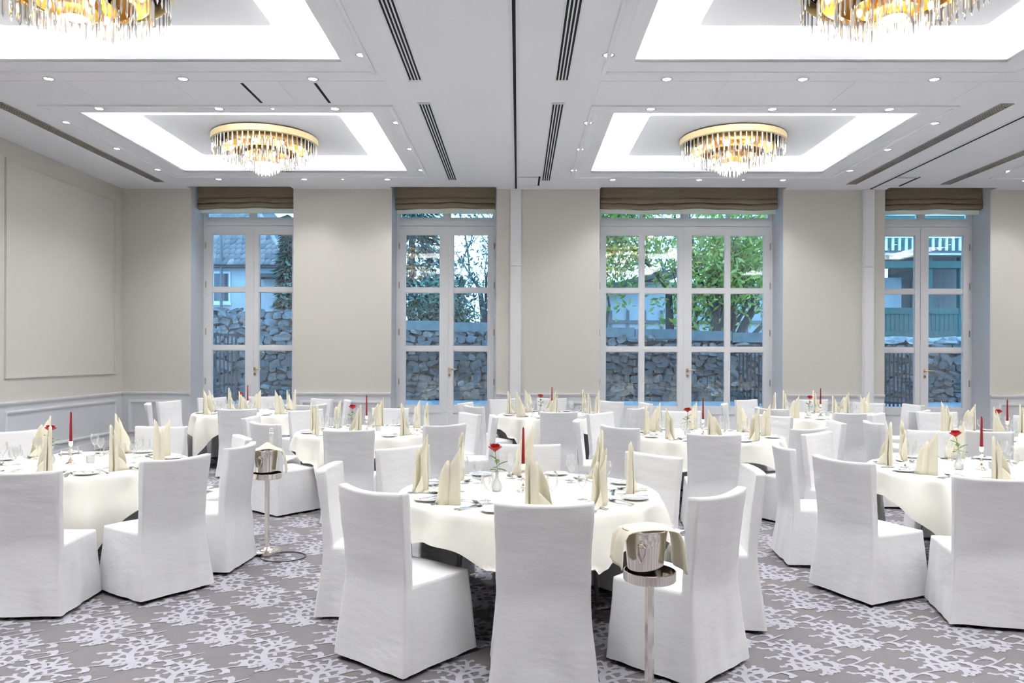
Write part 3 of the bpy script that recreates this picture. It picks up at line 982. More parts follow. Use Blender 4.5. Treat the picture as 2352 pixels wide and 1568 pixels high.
for ti_, (tn, cx, cy, ca, angs) in enumerate(TABLES):
    o = tabs.get(); o.location = (cx, cy, 0); o.rotation_euler = (0, 0, rj.random())
    tag(o, 'round banquet table hidden under its cream cloth, the %s' % tn, 'table', GROUP_T)
    o = link('tablecloth', cloth(ti_, cx, cy, ca), None, (cx, cy, 0))
    o.data.polygons.foreach_set('use_smooth', [True] * len(o.data.polygons))
    tag(o, 'cream square tablecloth draped over the %s' % tn, 'tablecloth', 'cream tablecloths')

# ---------------------------------------------------------------- tableware
def napkin(mir):
    mb = MB(); s = -1 if mir else 1
    # flat upright sleeve with a slanted top
    P = []; n = 20
    for i in range(n + 1):
        a = math.radians(-110 + 340 * i / n)
        ca_, sa_ = math.cos(a), math.sin(a)
        top = .275 - .060 * ca_ + (.012 if sa_ < 0 else 0)
        row = []
        for k in range(8):
            z = top * k / 7
            w = 1 - .10 * (k / 7)
            row.append((s * (.040 * ca_ * w), (.021 + .003 * math.sin(k)) * sa_ * (1 - .35 * (k / 7) ** 2), z))
        P.append(row)
    mb.grid(P)
    # wing: tall beside the sleeve, steep outer edge
    P = []
    for i in range(9):
        u = i / 8; row = []
        x = .022 + .085 * u; y = .006 + .024 * math.sin(u * 3.4)
        top = .262 * (1 - u) ** .75 + .085 * u ** .5 if u < 1 else .075
        for k in range(7):
            v = k / 6
            row.append((s * (x + .012 * (1 - v) * u), y + .010 * math.sin(v * 2 + u * 3), top * v))
        P.append(row)
    mb.grid(P)
    # low fold lying in front of the wing
    P = []
    for i in range(8):
        u = i / 7; row = []
        x = .028 + .110 * u; y = -.016 - .022 * math.sin(u * 2.6)
        top = .115 * (1 - u) ** .8 + .006
        for k in range(5):
            v = k / 4
            row.append((s * (x - .012 * v), y + .022 * v, top * v))
        P.append(row)
    mb.grid(P)
    o = ob('napkin', mb, M_NAPK, smooth=True)
    m = o.modifiers.new('t', 'SOLIDIFY'); m.thickness = .0028; m.offset = 0
    bake(o)
    return o
nap = [Proto(napkin(False)), Proto(napkin(True))]
def plate_proto():
    r = empty('side_plate')
    mb = MB().lathe([(0, .004), (.045, .004), (.058, .007), (.088, .014), (.090, .017), (.086, .0175), (.056, .010), (.045, .0075), (0, .007)], 32)
    ob('dish', mb, M_PORC, r, smooth=True)
    mb = MB().lathe([(.045, .004), (.045, .0), (.041, .0), (.041, .004)], 24)
    ob('foot_ring', mb, M_PORC, r)
    return r
plt = Proto(plate_proto())
def knife_proto(sc=1):
    mb = MB(); L = .215 * sc
    mb.add([(-.006, 0, .001), (.006, 0, .001), (.007, L * .45, .001), (-.005, L * .45, .001), (-.006, 0, .007), (.006, 0, .007), (.006, L * .45, .005), (-.005, L * .45, .005)],
           [(0, 3, 2, 1), (4, 5, 6, 7), (0, 1, 5, 4), (1, 2, 6, 5), (2, 3, 7, 6), (3, 0, 4, 7)])
    mb.add([(-.005, L * .45, .0015), (.009, L * .48, .0015), (.010, L * .85, .0015), (.002, L, .0015), (-.005, L * .9, .0015),
            (-.005, L * .45, .0035), (.009, L * .48, .002), (.010, L * .85, .002), (.002, L, .002), (-.005, L * .9, .0035)],
           [(4, 3, 2, 1, 0), (5, 6, 7, 8, 9), (0, 1, 6, 5), (1, 2, 7, 6), (2, 3, 8, 7), (3, 4, 9, 8), (4, 0, 5, 9)])
    return ob('knife', mb, M_CUT)
def strip(mb, prof, t=.0016):
    """(y, halfwidth, z) strip with thickness"""
    P = [[(-w, y, z), (-w * .5, y, z - dz), (w * .5, y, z - dz), (w, y, z)] for (y, w, z, dz) in prof]
    mb.grid(P)
    mb.grid([[(p[0], p[1], p[2] + t) for p in row][::-1] for row in P])
def spoon_proto(sc=1):
    mb = MB(); L = .2 * sc
    strip(mb, [(0, .009, .006, 0), (.01, .010, .006, 0), (L * .35, .005, .008, 0), (L * .66, .0035, .014, 0), (L * .72, .010, .012, .003), (L * .80, .019, .011, .007), (L * .88, .021, .011, .008), (L * .95, .016, .011, .006), (L, .004, .011, .001)])
    return ob('spoon', mb, M_CUT, smooth=True)
def fork_proto(sc=1):
    mb = MB(); L = .2 * sc
    strip(mb, [(0, .009, .006, 0), (.01, .010, .006, 0), (L * .35, .005, .008, 0), (L * .62, .0035, .014, 0), (L * .70, .012, .011, .001), (L * .76, .013, .008, .001)])
    for k in range(4):
        x = -.011 + k * .0073
        mb.box(x - .0015, x + .0015, L * .75, L * .98, .007, .009)
    return ob('fork', mb, M_CUT, smooth='auto')
kn, sp, fk = Proto(knife_proto()), Proto(spoon_proto()), Proto(fork_proto())
bk = knife_proto(.78); bk.name = 'butter_knife'; bkn = Proto(bk)
dsp = spoon_proto(.85); dsp.name = 'dessert_spoon'; dsps = Proto(dsp)
def glass_proto(h, R, name):
    r = empty(name)
    mb = MB().lathe([(.0, .0025), (.010, .003), (.034, .0015), (.036, .0), (.0, .0)], 20)
    ob('foot', mb, M_WGL, r, smooth=True)
    mb = MB().lathe([(.009, .003), (.0042, .012), (.0038, h * .42), (.006, h * .46), (.003, h * .47)], 10)
    ob('stem', mb, M_WGL, r, smooth=True)
    b0 = h * .45
    pr = [(.003, b0)]
    for k in range(1, 9):
        u = k / 8
        pr.append((R * math.sin(min(1, u * 1.25) * PI / 2) ** .8 * (1 - .22 * max(0, u - .55) / .45), b0 + (h - b0) * u ** 1.15))
    mb = MB().lathe(pr, 24)
    ob('bowl', mb, M_WGL, r, smooth=True)
    return r
wg, wg2 = Proto(glass_proto(.185, .039, 'wine_glass')), Proto(glass_proto(.155, .035, 'water_glass'))

def put(o, ti_, r, v, a, rz=0, z=Z_TAB + .001, cx=0, cy=0):
    er = Vector((math.cos(a), math.sin(a))); et = Vector((-math.sin(a), math.cos(a)))
    p = er * r + et * v
    o.location = (cx + p.x, cy + p.y, z)
    o.rotation_euler = (0, 0, a + PI / 2 + rz)
for ti_, (tn, cx, cy, ca, angs) in enumerate(TABLES):
    for si, ang in enumerate(angs):
        # settings are spread more evenly than the chairs
        even = -90 + 45 * si + (sum(((angs[k] - (-90 + 45 * k) + 180) % 360 - 180) for k in range(8)) / 8)
        d = (ang - even + 180) % 360 - 180
        a = math.radians(even + .55 * d)
        K = dict(cx=cx, cy=cy)
        where = 'at the %s of the %s' % (SEAT[si], tn)
        o = nap[(si * 7 + ti_ * 3 + (si > 4)) % 2].get(); put(o, ti_, .665 + rj.uniform(-.02, .02), .0, a, rj.uniform(-.7, .7) + (PI if rj.random() < .3 else 0), **K)
        o.scale = (1, 1, rj.uniform(.93, 1.08))
        tag(o, 'tall pointed cream napkin %s' % where, 'napkin', 'pointed cream napkins')
        o = plt.get(); put(o, ti_, .68, -.205, a, **K); tag(o, 'small white side plate %s' % where, 'plate', 'white side plates')
        o = bkn.get(); put(o, ti_, .755, -.19, a, .12, z=Z_TAB + .0195, **K); tag(o, 'butter knife on the plate %s' % where, 'knife', 'butter knives on the side plates')
        o = kn.get(); put(o, ti_, .765, .115, a, rj.uniform(-.05, .05), **K); tag(o, 'table knife beside the napkin %s' % where, 'knife', 'table knives')
        o = sp.get(); put(o, ti_, .765, .145, a, rj.uniform(-.05, .05), **K); tag(o, 'soup spoon beside the knife %s' % where, 'spoon', 'soup spoons')
        o = fk.get(); put(o, ti_, .765, -.085, a, rj.uniform(-.05, .05), **K); tag(o, 'table fork by the napkin %s' % where, 'fork', 'table forks')
        o = dsps.get(); put(o, ti_, .545, -.085, a, -PI / 2 + rj.uniform(-.1, .1), **K); tag(o, 'dessert spoon lying crosswise %s' % where, 'spoon', 'dessert spoons')
        o = wg.get(); put(o, ti_, .50, .125, a, **K); tag(o, 'tall stemmed wine glass %s' % where, 'glass', 'tall wine glasses')
        o = wg2.get(); put(o, ti_, .44, .045, a, **K); tag(o, 'shorter stemmed glass %s' % where, 'glass', 'shorter stemmed glasses')

# ---------------------------------------------------------------- centrepieces
def candlestick():
    pr = [(0, 0), (.038, 0), (.040, .004), (.036, .009), (.022, .014), (.016, .022), (.020, .028), (.010, .036), (.007, .050), (.014, .062), (.016, .068), (.008, .078), (.006, .095), (.013, .108), (.015, .116), (.008, .126), (.007, .136), (.013, .144), (.0165, .150), (.0165, .176), (.019, .180), (.014, .182), (0, .176)]
    return ob('candlestick', MB().lathe(pr, 20), M_SILV, smooth='auto')
def candle():
    r = empty('candle')
    ob('wax', MB().lathe([(0, 0), (.0115, 0), (.0115, .01), (.0065, .245), (.003, .252), (0, .253)], 14), M_CANDLE, r, smooth='auto')
    ob('wick', MB().tube([(0, 0, .25), (.001, 0, .258), (.002, .001, .262)], .0008, 5), M_BLACK, r)
    return r
def vase():
    pr = [(0, 0), (.026, 0), (.033, .012), (.035, .03), (.028, .055), (.014, .080), (.010, .10), (.010, .118), (.014, .128), (.012, .128), (.008, .115), (.008, .10), (0, .08)]
    return ob('bud_vase', MB().lathe(pr, 22), M_FROST, smooth=True)
def pot():
    pr = [(0, 0), (.024, 0), (.030, .008), (.033, .055), (.031, .056), (.027, .01), (0, .008)]
    return ob('votive_cup', MB().lathe(pr, 20), M_FROST, smooth='auto')
def rose():
    r = empty('red_rose')
    top = Vector((-.012, 0, .155))
    ob('stem', MB().tube([(0, 0, -.03), (.003, 0, .04), (-.004, 0, .10), (-.012, 0, .150)], .0022, 6), M_LEAF, r, smooth=True)
    mb = MB()
    rs = random.Random(2)
    for ring, (n, R, h, op) in enumerate([(3, .010, .030, .10), (4, .018, .034, .25), (5, .027, .036, .5), (6, .036, .033, .95)]):
        for k in range(n):
            t0 = 2 * PI * k / n + ring * .6 + rs.uniform(-.1, .1); span = 2 * PI / n * .75
            P = []
            for i in range(7):
                u = i / 6 * 2 - 1; t = t0 + u * span
                row = []
                for j in range(6):
                    v = j / 5
                    rr = R * (.25 + .75 * math.sin(v * PI * .6)) * (1 - .08 * u * u) * 1.12 + op * .008 * v ** 4
                    z = h * 1.5 * (v ** .9) * (1 - .22 * u * u) * (1 - .28 * op) - (op * .006 * v ** 5)
                    row.append((top.x + rr * math.cos(t), rr * math.sin(t), top.z + z))
                P.append(row)
            mb.grid(P)
    o = ob('bloom', mb, M_ROSE, r, smooth=True); o['label'] = 'deep red bloom'
    mb = MB()
    for k in range(5):
        t = 2 * PI * k / 5
        mb.add([(top.x + .006 * math.cos(t - .4), .006 * math.sin(t - .4), top.z), (top.x + .006 * math.cos(t + .4), .006 * math.sin(t + .4), top.z), (top.x + .026 * math.cos(t), .026 * math.sin(t), top.z - .008)], [(0, 1, 2)])
    mb.lathe([(.003, -.006), (.008, -.002), (.009, .004)], 8, top)
    ob('sepals', mb, M_LEAF, r)
    for (z, t, L, tilt) in ((.095, 2.7, .045, .5), (.055, .25, .062, .45), (.045, 2.2, .036, -.1), (.038, -.25, .055, -.15), (.060, 1.5, .04, .7), (.03, 3.6, .04, .1), (.085, 4.6, .035, .2)):
        P = []
        for i in range(7):
            u = i / 6; w = .017 * math.sin(PI * min(1, u * .92 + .06)) ** .9
            cu = L * u + .008
            zc = z + tilt * cu - .4 * cu * cu * 8 * u * .3
            P.append([(math.cos(t) * cu - math.sin(t) * q * w, math.sin(t) * cu + math.cos(t) * q * w, zc + abs(q) * .006) for q in (-1, -.5, 0, .5, 1)])
        mb = MB().grid(P); mb.tube([(-.004, 0, z - .012), (math.cos(t) * .006, math.sin(t) * .006, z - .002), (math.cos(t) * .012, math.sin(t) * .012, z + tilt * .01)], .001, 4)
        ob('leaf', mb, M_LEAF, r, smooth=True)
    return r
cst, cnd, vs_, pt, rs_ = Proto(candlestick()), Proto(candle()), Proto(vase()), Proto(pot()), Proto(rose())
ROSE_ROT = [0, .9, -.35, 2.4, 3.4, 1.2, 3.0, 5.1, 2.0]
for ti_, (tn, cx, cy, ca, angs) in enumerate(TABLES):
    z = Z_TAB + .001
    bx, by = cx - .035, cy - .03
    o = cst.get(); o.location = (bx, by, z); tag(o, 'slim silver candlestick in the centre of the %s' % tn, 'candlestick', 'silver candlesticks')
    o = cnd.get(); o.scale = (1, 1, .94); o.location = (bx, by, z + .177); tag(o, 'tall unlit red taper candle in the candlestick of the %s' % tn, 'candle', 'red taper candles')
    vx, vy = cx - .205, cy - .02
    if ti_ in (5,): vx = cx - .14
    if ti_ == 6: vx = cx - .16
    o = vs_.get(); o.location = (vx, vy, z); tag(o, 'small pale glass bud vase beside the candlestick of the %s' % tn, 'vase', 'small bud vases')
    o = rs_.get(); o.location = (vx, vy, z + .105); o.rotation_euler = (0, .08 * math.sin(ti_ * 2.1), ROSE_ROT[ti_]); tag(o, 'single red rose standing in the vase of the %s' % tn, 'flower', 'single red roses')
    o = pt.get(); o.location = (cx + .09, cy + .03, z); tag(o, 'small pale glass votive cup right of the candlestick of the %s' % tn, 'cup', 'small votive cups')

# ================================================================== ICE BUCKET STANDS
def stand_parts():
    r = empty('ice_bucket_stand')
    pr = [(0, 0), (.118, 0), (.125, .006), (.122, .034), (.112, .040), (.085, .036), (.035, .048), (.024, .060), (0, .060)]
    ob('base', MB().lathe(pr, 40), M_SILV, r, smooth='auto')
    ob('pole', MB().lathe([(.021, .05), (.021, .63), (.0, .63)], 6), M_SILV, r, smooth=False)
    pr = [(0, .628), (.115, .628), (.119, .633), (.119, .672), (.114, .674), (.112, .640), (0, .640)]
    ob('ring_tray', MB().lathe(pr, 48), M_SILV, r, smooth='auto')
    return r
def bucket():
    r = empty('ice_bucket')
    pr = [(0, 0), (.072, 0), (.078, .006), (.090, .150), (.100, .215), (.106, .222), (.104, .226), (.097, .22), (.086, .15), (.074, .01), (0, .01)]
    ob('pail', MB().lathe(pr, 40), M_SILV, r, smooth='auto')
    for s in (-1, 1):
        mb = MB(); a = -PI / 2 - .35 if s < 0 else PI / 2
        def q(rad, da, z): return (rad * math.cos(a + da), rad * math.sin(a + da), z)
        mb.lathe([(0, .012), (.010, .010), (.015, 0), (.010, -.010), (0, -.012)], 10, q(.098, 0, .165))
        mb.tube([q(.100, .0, .172), q(.108, .22, .155), q(.103, .18, .12), q(.100, .05, .085), q(.098, -.05, .085), q(.102, -.18, .12), q(.106, -.22, .155), q(.100, 0, .172)], .0045, 6)
        h = ob('ring_handle', mb, M_SILV, r, smooth=True)
    return r
def bucket_cloth(name, lift):
    """cloth folded over the bucket like a saddle, hanging left and right"""
    mb = MB(); n = 30; P = []
    for j in range(11):
        v = j / 10 * 2 - 1
        row = []
        yy = v * .082
        for i in range(n + 1):
            s = (i / n * 2 - 1) * (.112 + .19)
            ax = abs(s)
            if ax < .112:
                x = s; z = .232 + lift * math.exp(-(s / .05) ** 2 - (v / .8) ** 2) + .004 * math.cos(v * 3) - .010 * (ax / .112) ** 4
            else:
                h = ax - .112
                x = math.copysign(.114 + .018 * min(1, h / .05) + .10 * h, s); z = .222 - h * (.98 if s > 0 else .82)
                x += .006 * math.sin(v * 5 + s * 9)
            flare = 1 + .45 * max(0, ax - .112) / .19
            row.append((x, yy * flare + .004 * math.sin(s * 25), z))
        P.append(row)
    mb.grid(P)
    o = ob('folded_cloth', mb, M_NAPK, smooth=True)
    m = o.modifiers.new('t', 'SOLIDIFY'); m.thickness = .004; m.offset = 0
    bake(o)
    return o
stp, bup = Proto(stand_parts()), Proto(bucket())
for k, (x, y, z0, rz, lab) in enumerate([(.605, 3.55, 0, .15, 'in the foreground, right of the front middle table'), (-2.08, 6.42, 0, .25, 'beside the right edge of the front left table')]):
    o = stp.get(); o.location = (x, y, z0); tag(o, 'silver ice bucket stand %s' % lab, 'stand', 'silver ice bucket stands')
    o = bup.get(); o.location = (x - (.02 if k == 0 else .01), y, .6405); o.rotation_euler = (0, 0, rz - .15); tag(o, 'silver ice bucket with ring handles %s' % lab, 'bucket', 'silver ice buckets')
    c = bucket_cloth('folded_cloth', .012 if k == 0 else .05); c.location = (x - (.02 if k == 0 else .01) + .012, y, .6405); c.rotation_euler = (0, 0, rz)
    tag(c, 'cream cloth folded over the ice bucket %s' % lab, 'cloth', 'cream cloths over the ice buckets')
# bottle in the second bucket
r = empty('wine_bottle', (-2.05, 6.43, .655))
pr = [(0, 0), (.036, 0), (.038, .01), (.038, .15), (.030, .19), (.017, .22), (.015, .235)]
ob('body', MB().lathe(pr, 20), M_BOTTLE, r, smooth='auto')
pr = [(.0165, .225), (.0155, .32), (.020, .325), (.020, .345), (.014, .352), (.017, .37), (.013, .385), (0, .388)]
h = ob('foil_neck', MB().lathe(pr, 16), M_FOIL, r, smooth='auto'); h['label'] = 'white foil neck'
tag(r, 'wine bottle with a white foil neck standing in the far ice bucket', 'bottle')
# cord loop on the floor
pts = [(.02 + .0, .06, .006)]
for i in range(41):
    t = PI * .75 + 2 * PI * i / 40 * .97
    pts.append((.17 + .178 * math.cos(t), -.11 + .155 * math.sin(t), .0065))
o = ob('cord_loop', MB().tube(pts, .005, 6), M_CORD, smooth=True, loc=(-2.08, 6.42, 0))
tag(o, 'thin dark cord loop lying on the carpet beside the far stand base', 'cord')


# ================================================================== OUTSIDE
GZ = .50
g = ob('ground', MB().box(-22, 28, YW + .25, 60, GZ - .2, GZ), M_GRAV); tag(g, 'pale gravel strip outside the windows', kind='structure')
YS = 20.0
def wall_top(x):
    if x < -4.5: return 2.83 + .03 * math.sin(x * 3)
    if x < 8: return 2.56 - (x + 3) * .032
    return 2.08 + .02 * math.sin(x * 4)
sw = empty('garden_wall', (0, YS, 0)); tag(sw, 'old rubble stone garden wall outside the windows', kind='structure')
mb = MB()
xx = -13.0
while xx < 15:
    x2 = xx + .5
    t = min(wall_top(xx + .01), wall_top(x2 - .01)) - .03
    mb.box(xx, x2, .06, .5, GZ - .1, t); xx = x2
ob('mortar_core', mb, M_MORT, sw)
def stone_mesh(seed):
    bm = bmesh.new(); bmesh.ops.create_cube(bm, size=1.0)
    bmesh.ops.subdivide_edges(bm, edges=bm.edges, cuts=1, use_grid_fill=True)
    for v in bm.verts:
        p = v.co.copy()
        sc_ = 1 - .12 * (abs(p.x * p.z) * 4) ** 1.2
        p.x *= sc_; p.z *= sc_
        if p.y < -.4: p.x *= .9; p.z *= .9
        nz = noise.noise_vector(p * 1.7 + Vector((seed * 5.1, 0, 0))) * .24
        v.co = p + nz
    me = bpy.data.meshes.new('stone'); bm.to_mesh(me); bm.free(); me.materials.append(M_STONE)
    return me
SM = [stone_mesh(s) for s in range(8)]
VIS = [(-8.15, -5.6), (-3.15, -.6), (2.0, 6.5), (9.2, 11.6)]
rs = random.Random(11)
cnt = 0
restv, restf = [], []
z = GZ - .02
row = 0
while z < 2.85:
    h = rs.uniform(.11, .20)
    x = -12.8 + rs.uniform(0, .3)
    while x < 14.5:
        w = rs.uniform(.17, .36) * (1.5 if rs.random() < .2 else 1)
        cx = x + w / 2
        top = wall_top(cx) - (.24 if -4.5 < cx < 8 else 0)
        if z + h * .6 < top:
            hh = min(h, top - z) * rs.uniform(.85, 1.35)
            zz = z + h / 2 + rs.uniform(-.05, .05)
            vis = any(a < cx < b for (a, b) in VIS)
            me = SM[rs.randrange(8)]
            sc_ = (w * .98, .20 * rs.uniform(.8, 1.5), hh * 1.0)
            rot = rs.uniform(-.38, .38)
            if vis and cnt < 300 and w * hh > .032:
                o = link('stone', me, sw, (cx, .05, zz), (0, rot, 0)); o.scale = sc_; cnt += 1
            else:
                o0 = len(restv); c_, s_ = math.cos(rot), math.sin(rot)
                for v in me.vertices:
                    a, b, c = v.co.x * sc_[0], v.co.y * sc_[1], v.co.z * sc_[2]
                    restv.append((cx + a * c_ + c * s_, .05 + b, zz - a * s_ + c * c_))
                restf += [tuple(i + o0 for i in p.vertices) for p in me.polygons]
        x += w
    z += h * .97; row += 1
me = bpy.data.meshes.new('stones'); me.from_pydata(restv, [], restf)
m2 = mat('field stone far', (.9, .9, .9), .9, var=(14, (.45, .45, .48)), island=[(.10, .12, .13), (.20, .19, .18), (.13, .16, .18), (.24, .21, .19), (.08, .10, .11)])
me.materials.append(m2); tag(link('rubble_stones', me, sw), kind='stuff')
xx = -4.5
while xx < 8:
    x2 = xx + 1.25
    t = wall_top((xx + x2) / 2)
    ob('coping_block', MB().box(xx + .008, x2 - .008, -.06, .45, t - .25, t), M_CAP, sw); xx = x2
xx = 8.0
while xx < 14:
    w = rs.uniform(.5, .8); t = wall_top(xx + w / 2)
    o = link('capstone', SM[rs.randrange(8)].copy(), sw, (xx + w / 2, .12, t), (0, rs.uniform(-.04, .04), 0)); o.data.materials[0] = M_SNOW; o.scale = (w * 1.02, .45, .2); xx += w

# iron railings standing near the windows
def railing(x0, x1, y, z1, lab):
    r = empty('iron_railing', ((x0 + x1) / 2, y, GZ)); w = (x1 - x0) / 2; H = z1 - GZ
    ob('top_rail', MB().box(-w - .05, w + .05, -.03, .03, H - .05, H), M_IRON, r); ob('bottom_rail', MB().box(-w, w, -.02, .02, .12, .16), M_IRON, r)
    n = int(2 * w / .085)
    for k in range(n + 1):
        x = -w + 2 * w * k / n
        ob('bar', MB().box(x - .014, x + .014, -.014, .014, 0, H - .05), M_IRON, r)
    tag(r, lab, 'railing', 'iron railings outside')
railing(-7.0, -6.28, 17.2, 2.12, 'dark iron railing panel outside the leftmost window')
railing(4.9, 5.5, 17.2, 1.90, 'dark iron railing panel outside the widest window')
railing(7.95, 8.75, 17.2, 1.82, 'dark iron railing panel outside the rightmost window')

# ---- house with tiled roof (seen through window 1)
HY = 26.0
hs = empty('tiled_house', (-12.0, HY, GZ))
def hpart(n, m, mb): return ob(n, mb, m, hs)
hx1 = 4.12          # right corner relative
ez = 4.62 - GZ
hpart('wall', M_PLAS, MB().box(-6, hx1, 0, 7, 0, ez))
hpart('eave_board', M_ROOFB, MB().box(-6.2, hx1 + .22, -.32, -.05, ez - .06, ez + .03))
# roof slope with hip on the right
rise, run = 4.2, 4.3
mb = MB()
mb.add([(-6.2, -.35, ez), (hx1 + .25, -.35, ez), (hx1 + .25 - 3.4, run - .35, ez + rise), (-6.2, run - .35, ez + rise),
        (hx1 + .25, 7.3, ez), (-6.2, 7.3, ez)], [(0, 1, 2, 3), (1, 4, 2), (4, 5, 3, 2)])
hpart('roof', M_ROOFB, mb)
sl = math.hypot(rise, run); ang = math.atan2(rise, run)
tw, tl = .205, .30
tb = MB()
tb.add([(-.1, 0, 0), (-.05, 0, .022), (0, 0, .03), (.05, 0, .022), (.1, 0, 0), (-.1, .34, -.01), (-.05, .34, .012), (0, .34, .02), (.05, .34, .012), (.1, .34, -.01),
        (-.1, 0, -.02), (.1, 0, -.02)], [(0, 1, 6, 5), (1, 2, 7, 6), (2, 3, 8, 7), (3, 4, 9, 8), (10, 11, 4, 3, 2, 1, 0)])
tme = tb.mesh('roof_tile', M_TILE, True)
nt = 0; restm = MB()
for i in range(19):
    s = i * tl * .93
    hipx = hx1 + .25 - 3.4 * s / sl
    k = 0
    x = hipx - .1 - (.1 if i % 2 else 0)
    while x > -6.1:
        y = -.38 + s * math.cos(ang); zz = ez + s * math.sin(ang) + .035
        if x > -.1 and nt < 300:
            link('roof_tile', tme, hs, (x, y, zz), (ang - .04, 0, 0)); nt += 1
        else:
            c_, s_ = math.cos(ang - .04), math.sin(ang - .04)
            restm.add([(x + v[0], y + v[1] * c_ - v[2] * s_, zz + v[1] * s_ + v[2] * c_) for v in tb.v], tb.f)
        x -= tw
o = ob('tile_field', restm, M_TILE, hs); o['kind'] = 'stuff'
mb = MB(); mb.tube([(hx1 + .25, -.35, ez + .03), (hx1 + .25 - 3.4, run - .35, ez + rise + .05)], .07, 8); hpart('ridge', M_TILE, mb)
f = hpart('window', M_WPAINT, MB().box(1.72, 2.32, -.04, .02, 2.9, 3.95).box(1.68, 2.36, -.08, .02, 2.82, 2.9))
ob('pane', MB().box(1.78, 2.0, -.05, -.035, 2.96, 3.88).box(2.05, 2.26, -.05, -.035, 2.96, 3.88), M_WINB, f)
hpart('downpipe', M_BEAM, MB().tube([(2.1, -.25, 0), (2.1, -.25, ez), (2.1, -.3, ez + 1.6)], .05, 8))
hpart('canopy', M_ROOFB, MB().box(3.35, 4.35, -.75, 0, ez - .42, ez - .30).box(3.5, 3.56, -.70, -.64, 0, ez - .42))
hpart('side_door', M_PLAS, MB().box(3.5, 3.95, -.03, 0, .1, ez - .8))
tag(hs, 'white rendered house with a weathered tiled hip roof behind the leftmost window', 'house')

# ---- half timbered grey building (seen through window 3)
bs = empty('timbered_barn', (6.3, 33.0, GZ))
ob('wall', MB().box(-5.5, 6, 0, 5, 0, 4.3), M_PLAS, bs)
mb = MB()
mb.add([(-6.2, -.6, 3.0), (-6.2, -.6, 3.22), (1.2, -.6, 5.1), (1.2, -.6, 4.88), (-6.2, 5, 3.0), (-6.2, 5, 3.22), (1.2, 5, 5.1), (1.2, 5, 4.88)],
       [(0, 3, 2, 1), (4, 5, 6, 7), (1, 2, 6, 5), (0, 4, 7, 3), (2, 3, 7, 6), (0, 1, 5, 4)])
ob('roof', mb, M_ROOFB, bs)
for k in range(15):
    ob('timber_post', MB().box(-5.3 + k * .72, -5.3 + k * .72 + .11, -.06, .0, 0, 3.1), M_BEAM, bs)
ob('timber_rail', MB().box(-5.5, 6, -.07, 0, 2.55, 2.68), M_BEAM, bs)
tag(bs, 'pale timber-framed outbuilding behind the tree outside the widest window', 'building')

# ---- green timber pavilion (seen through window 4)
ps = empty('green_pavilion', (14.0, 23.5, GZ))
def pp(n, m, mb): return ob(n, mb, m, ps)
zt = lambda y: 1.65 + (817 - y) / (1780 / 23.5) - GZ
X4 = lambda x: (x - 1190) / (1780 / 23.5) - 14.0
k = 0
x = X4(1990)
while x < X4(2290):
    ob('board', MB().box(x, x + .125, -.03, .02, zt(766), zt(716)), M_TEAL, ps); x += .135
pp('lower_rail', M_TEAL, MB().box(X4(1990), X4(2290), -.06, .03, zt(772), zt(757)))
pp('upper_rail', M_TEAL, MB().box(X4(1990), X4(2290), -.06, .03, zt(718), zt(704)))
pp('base_wall', M_BEAM, MB().box(X4(1990), X4(2290), 0, .4, 0, zt(770)))
pp('back_wall', M_PLAS, MB().box(X4(1990), X4(2100), .9, 1.1, 0, zt(628)))
pp('inner_wall', M_BEAM, MB().box(X4(2100), X4(2290), 1.6, 1.8, 0, zt(600)))
pp('inner_door', M_PLAS, MB().box(X4(2150), X4(2176), 1.5, 1.6, 1.2, zt(630)))
pp('post', M_TEAL, MB().box(X4(2120), X4(2134), -.08, .1, zt(716), zt(580)))
pp('post', M_TEAL, MB().box(X4(2196), X4(2206), -.08, .1, zt(716), zt(580)))
pp('beam', M_TEAL, MB().box(X4(1990), X4(2290), -.15, .1, zt(614), zt(598)))
pp('beam', M_TEAL, MB().box(X4(1990), X4(2290), -.1, .1, zt(589), zt(583)))
pp('fascia', M_WPAINT, MB().box(X4(1990), X4(2290), -.35, -.15, zt(586), zt(581)))
pp('roof', M_ROOFB, MB().box(X4(1990), X4(2290), -.4, 2.5, zt(581), zt(577)))
x = X4(1990)
while x < X4(2290):
    ob('baluster', MB().box(x, x + .07, -.25, -.2, zt(577), zt(545)), M_WPAINT, ps); x += .20
pp('handrail', M_WPAINT, MB().box(X4(1990), X4(2290), -.28, -.17, zt(547), zt(541)))
pp('upper_wall', M_TEAL, MB().box(X4(1980), X4(2290), .9, 1.1, zt(580), zt(480)))
tag(ps, 'green painted timber pavilion with a white balustrade behind the rightmost window', 'building')

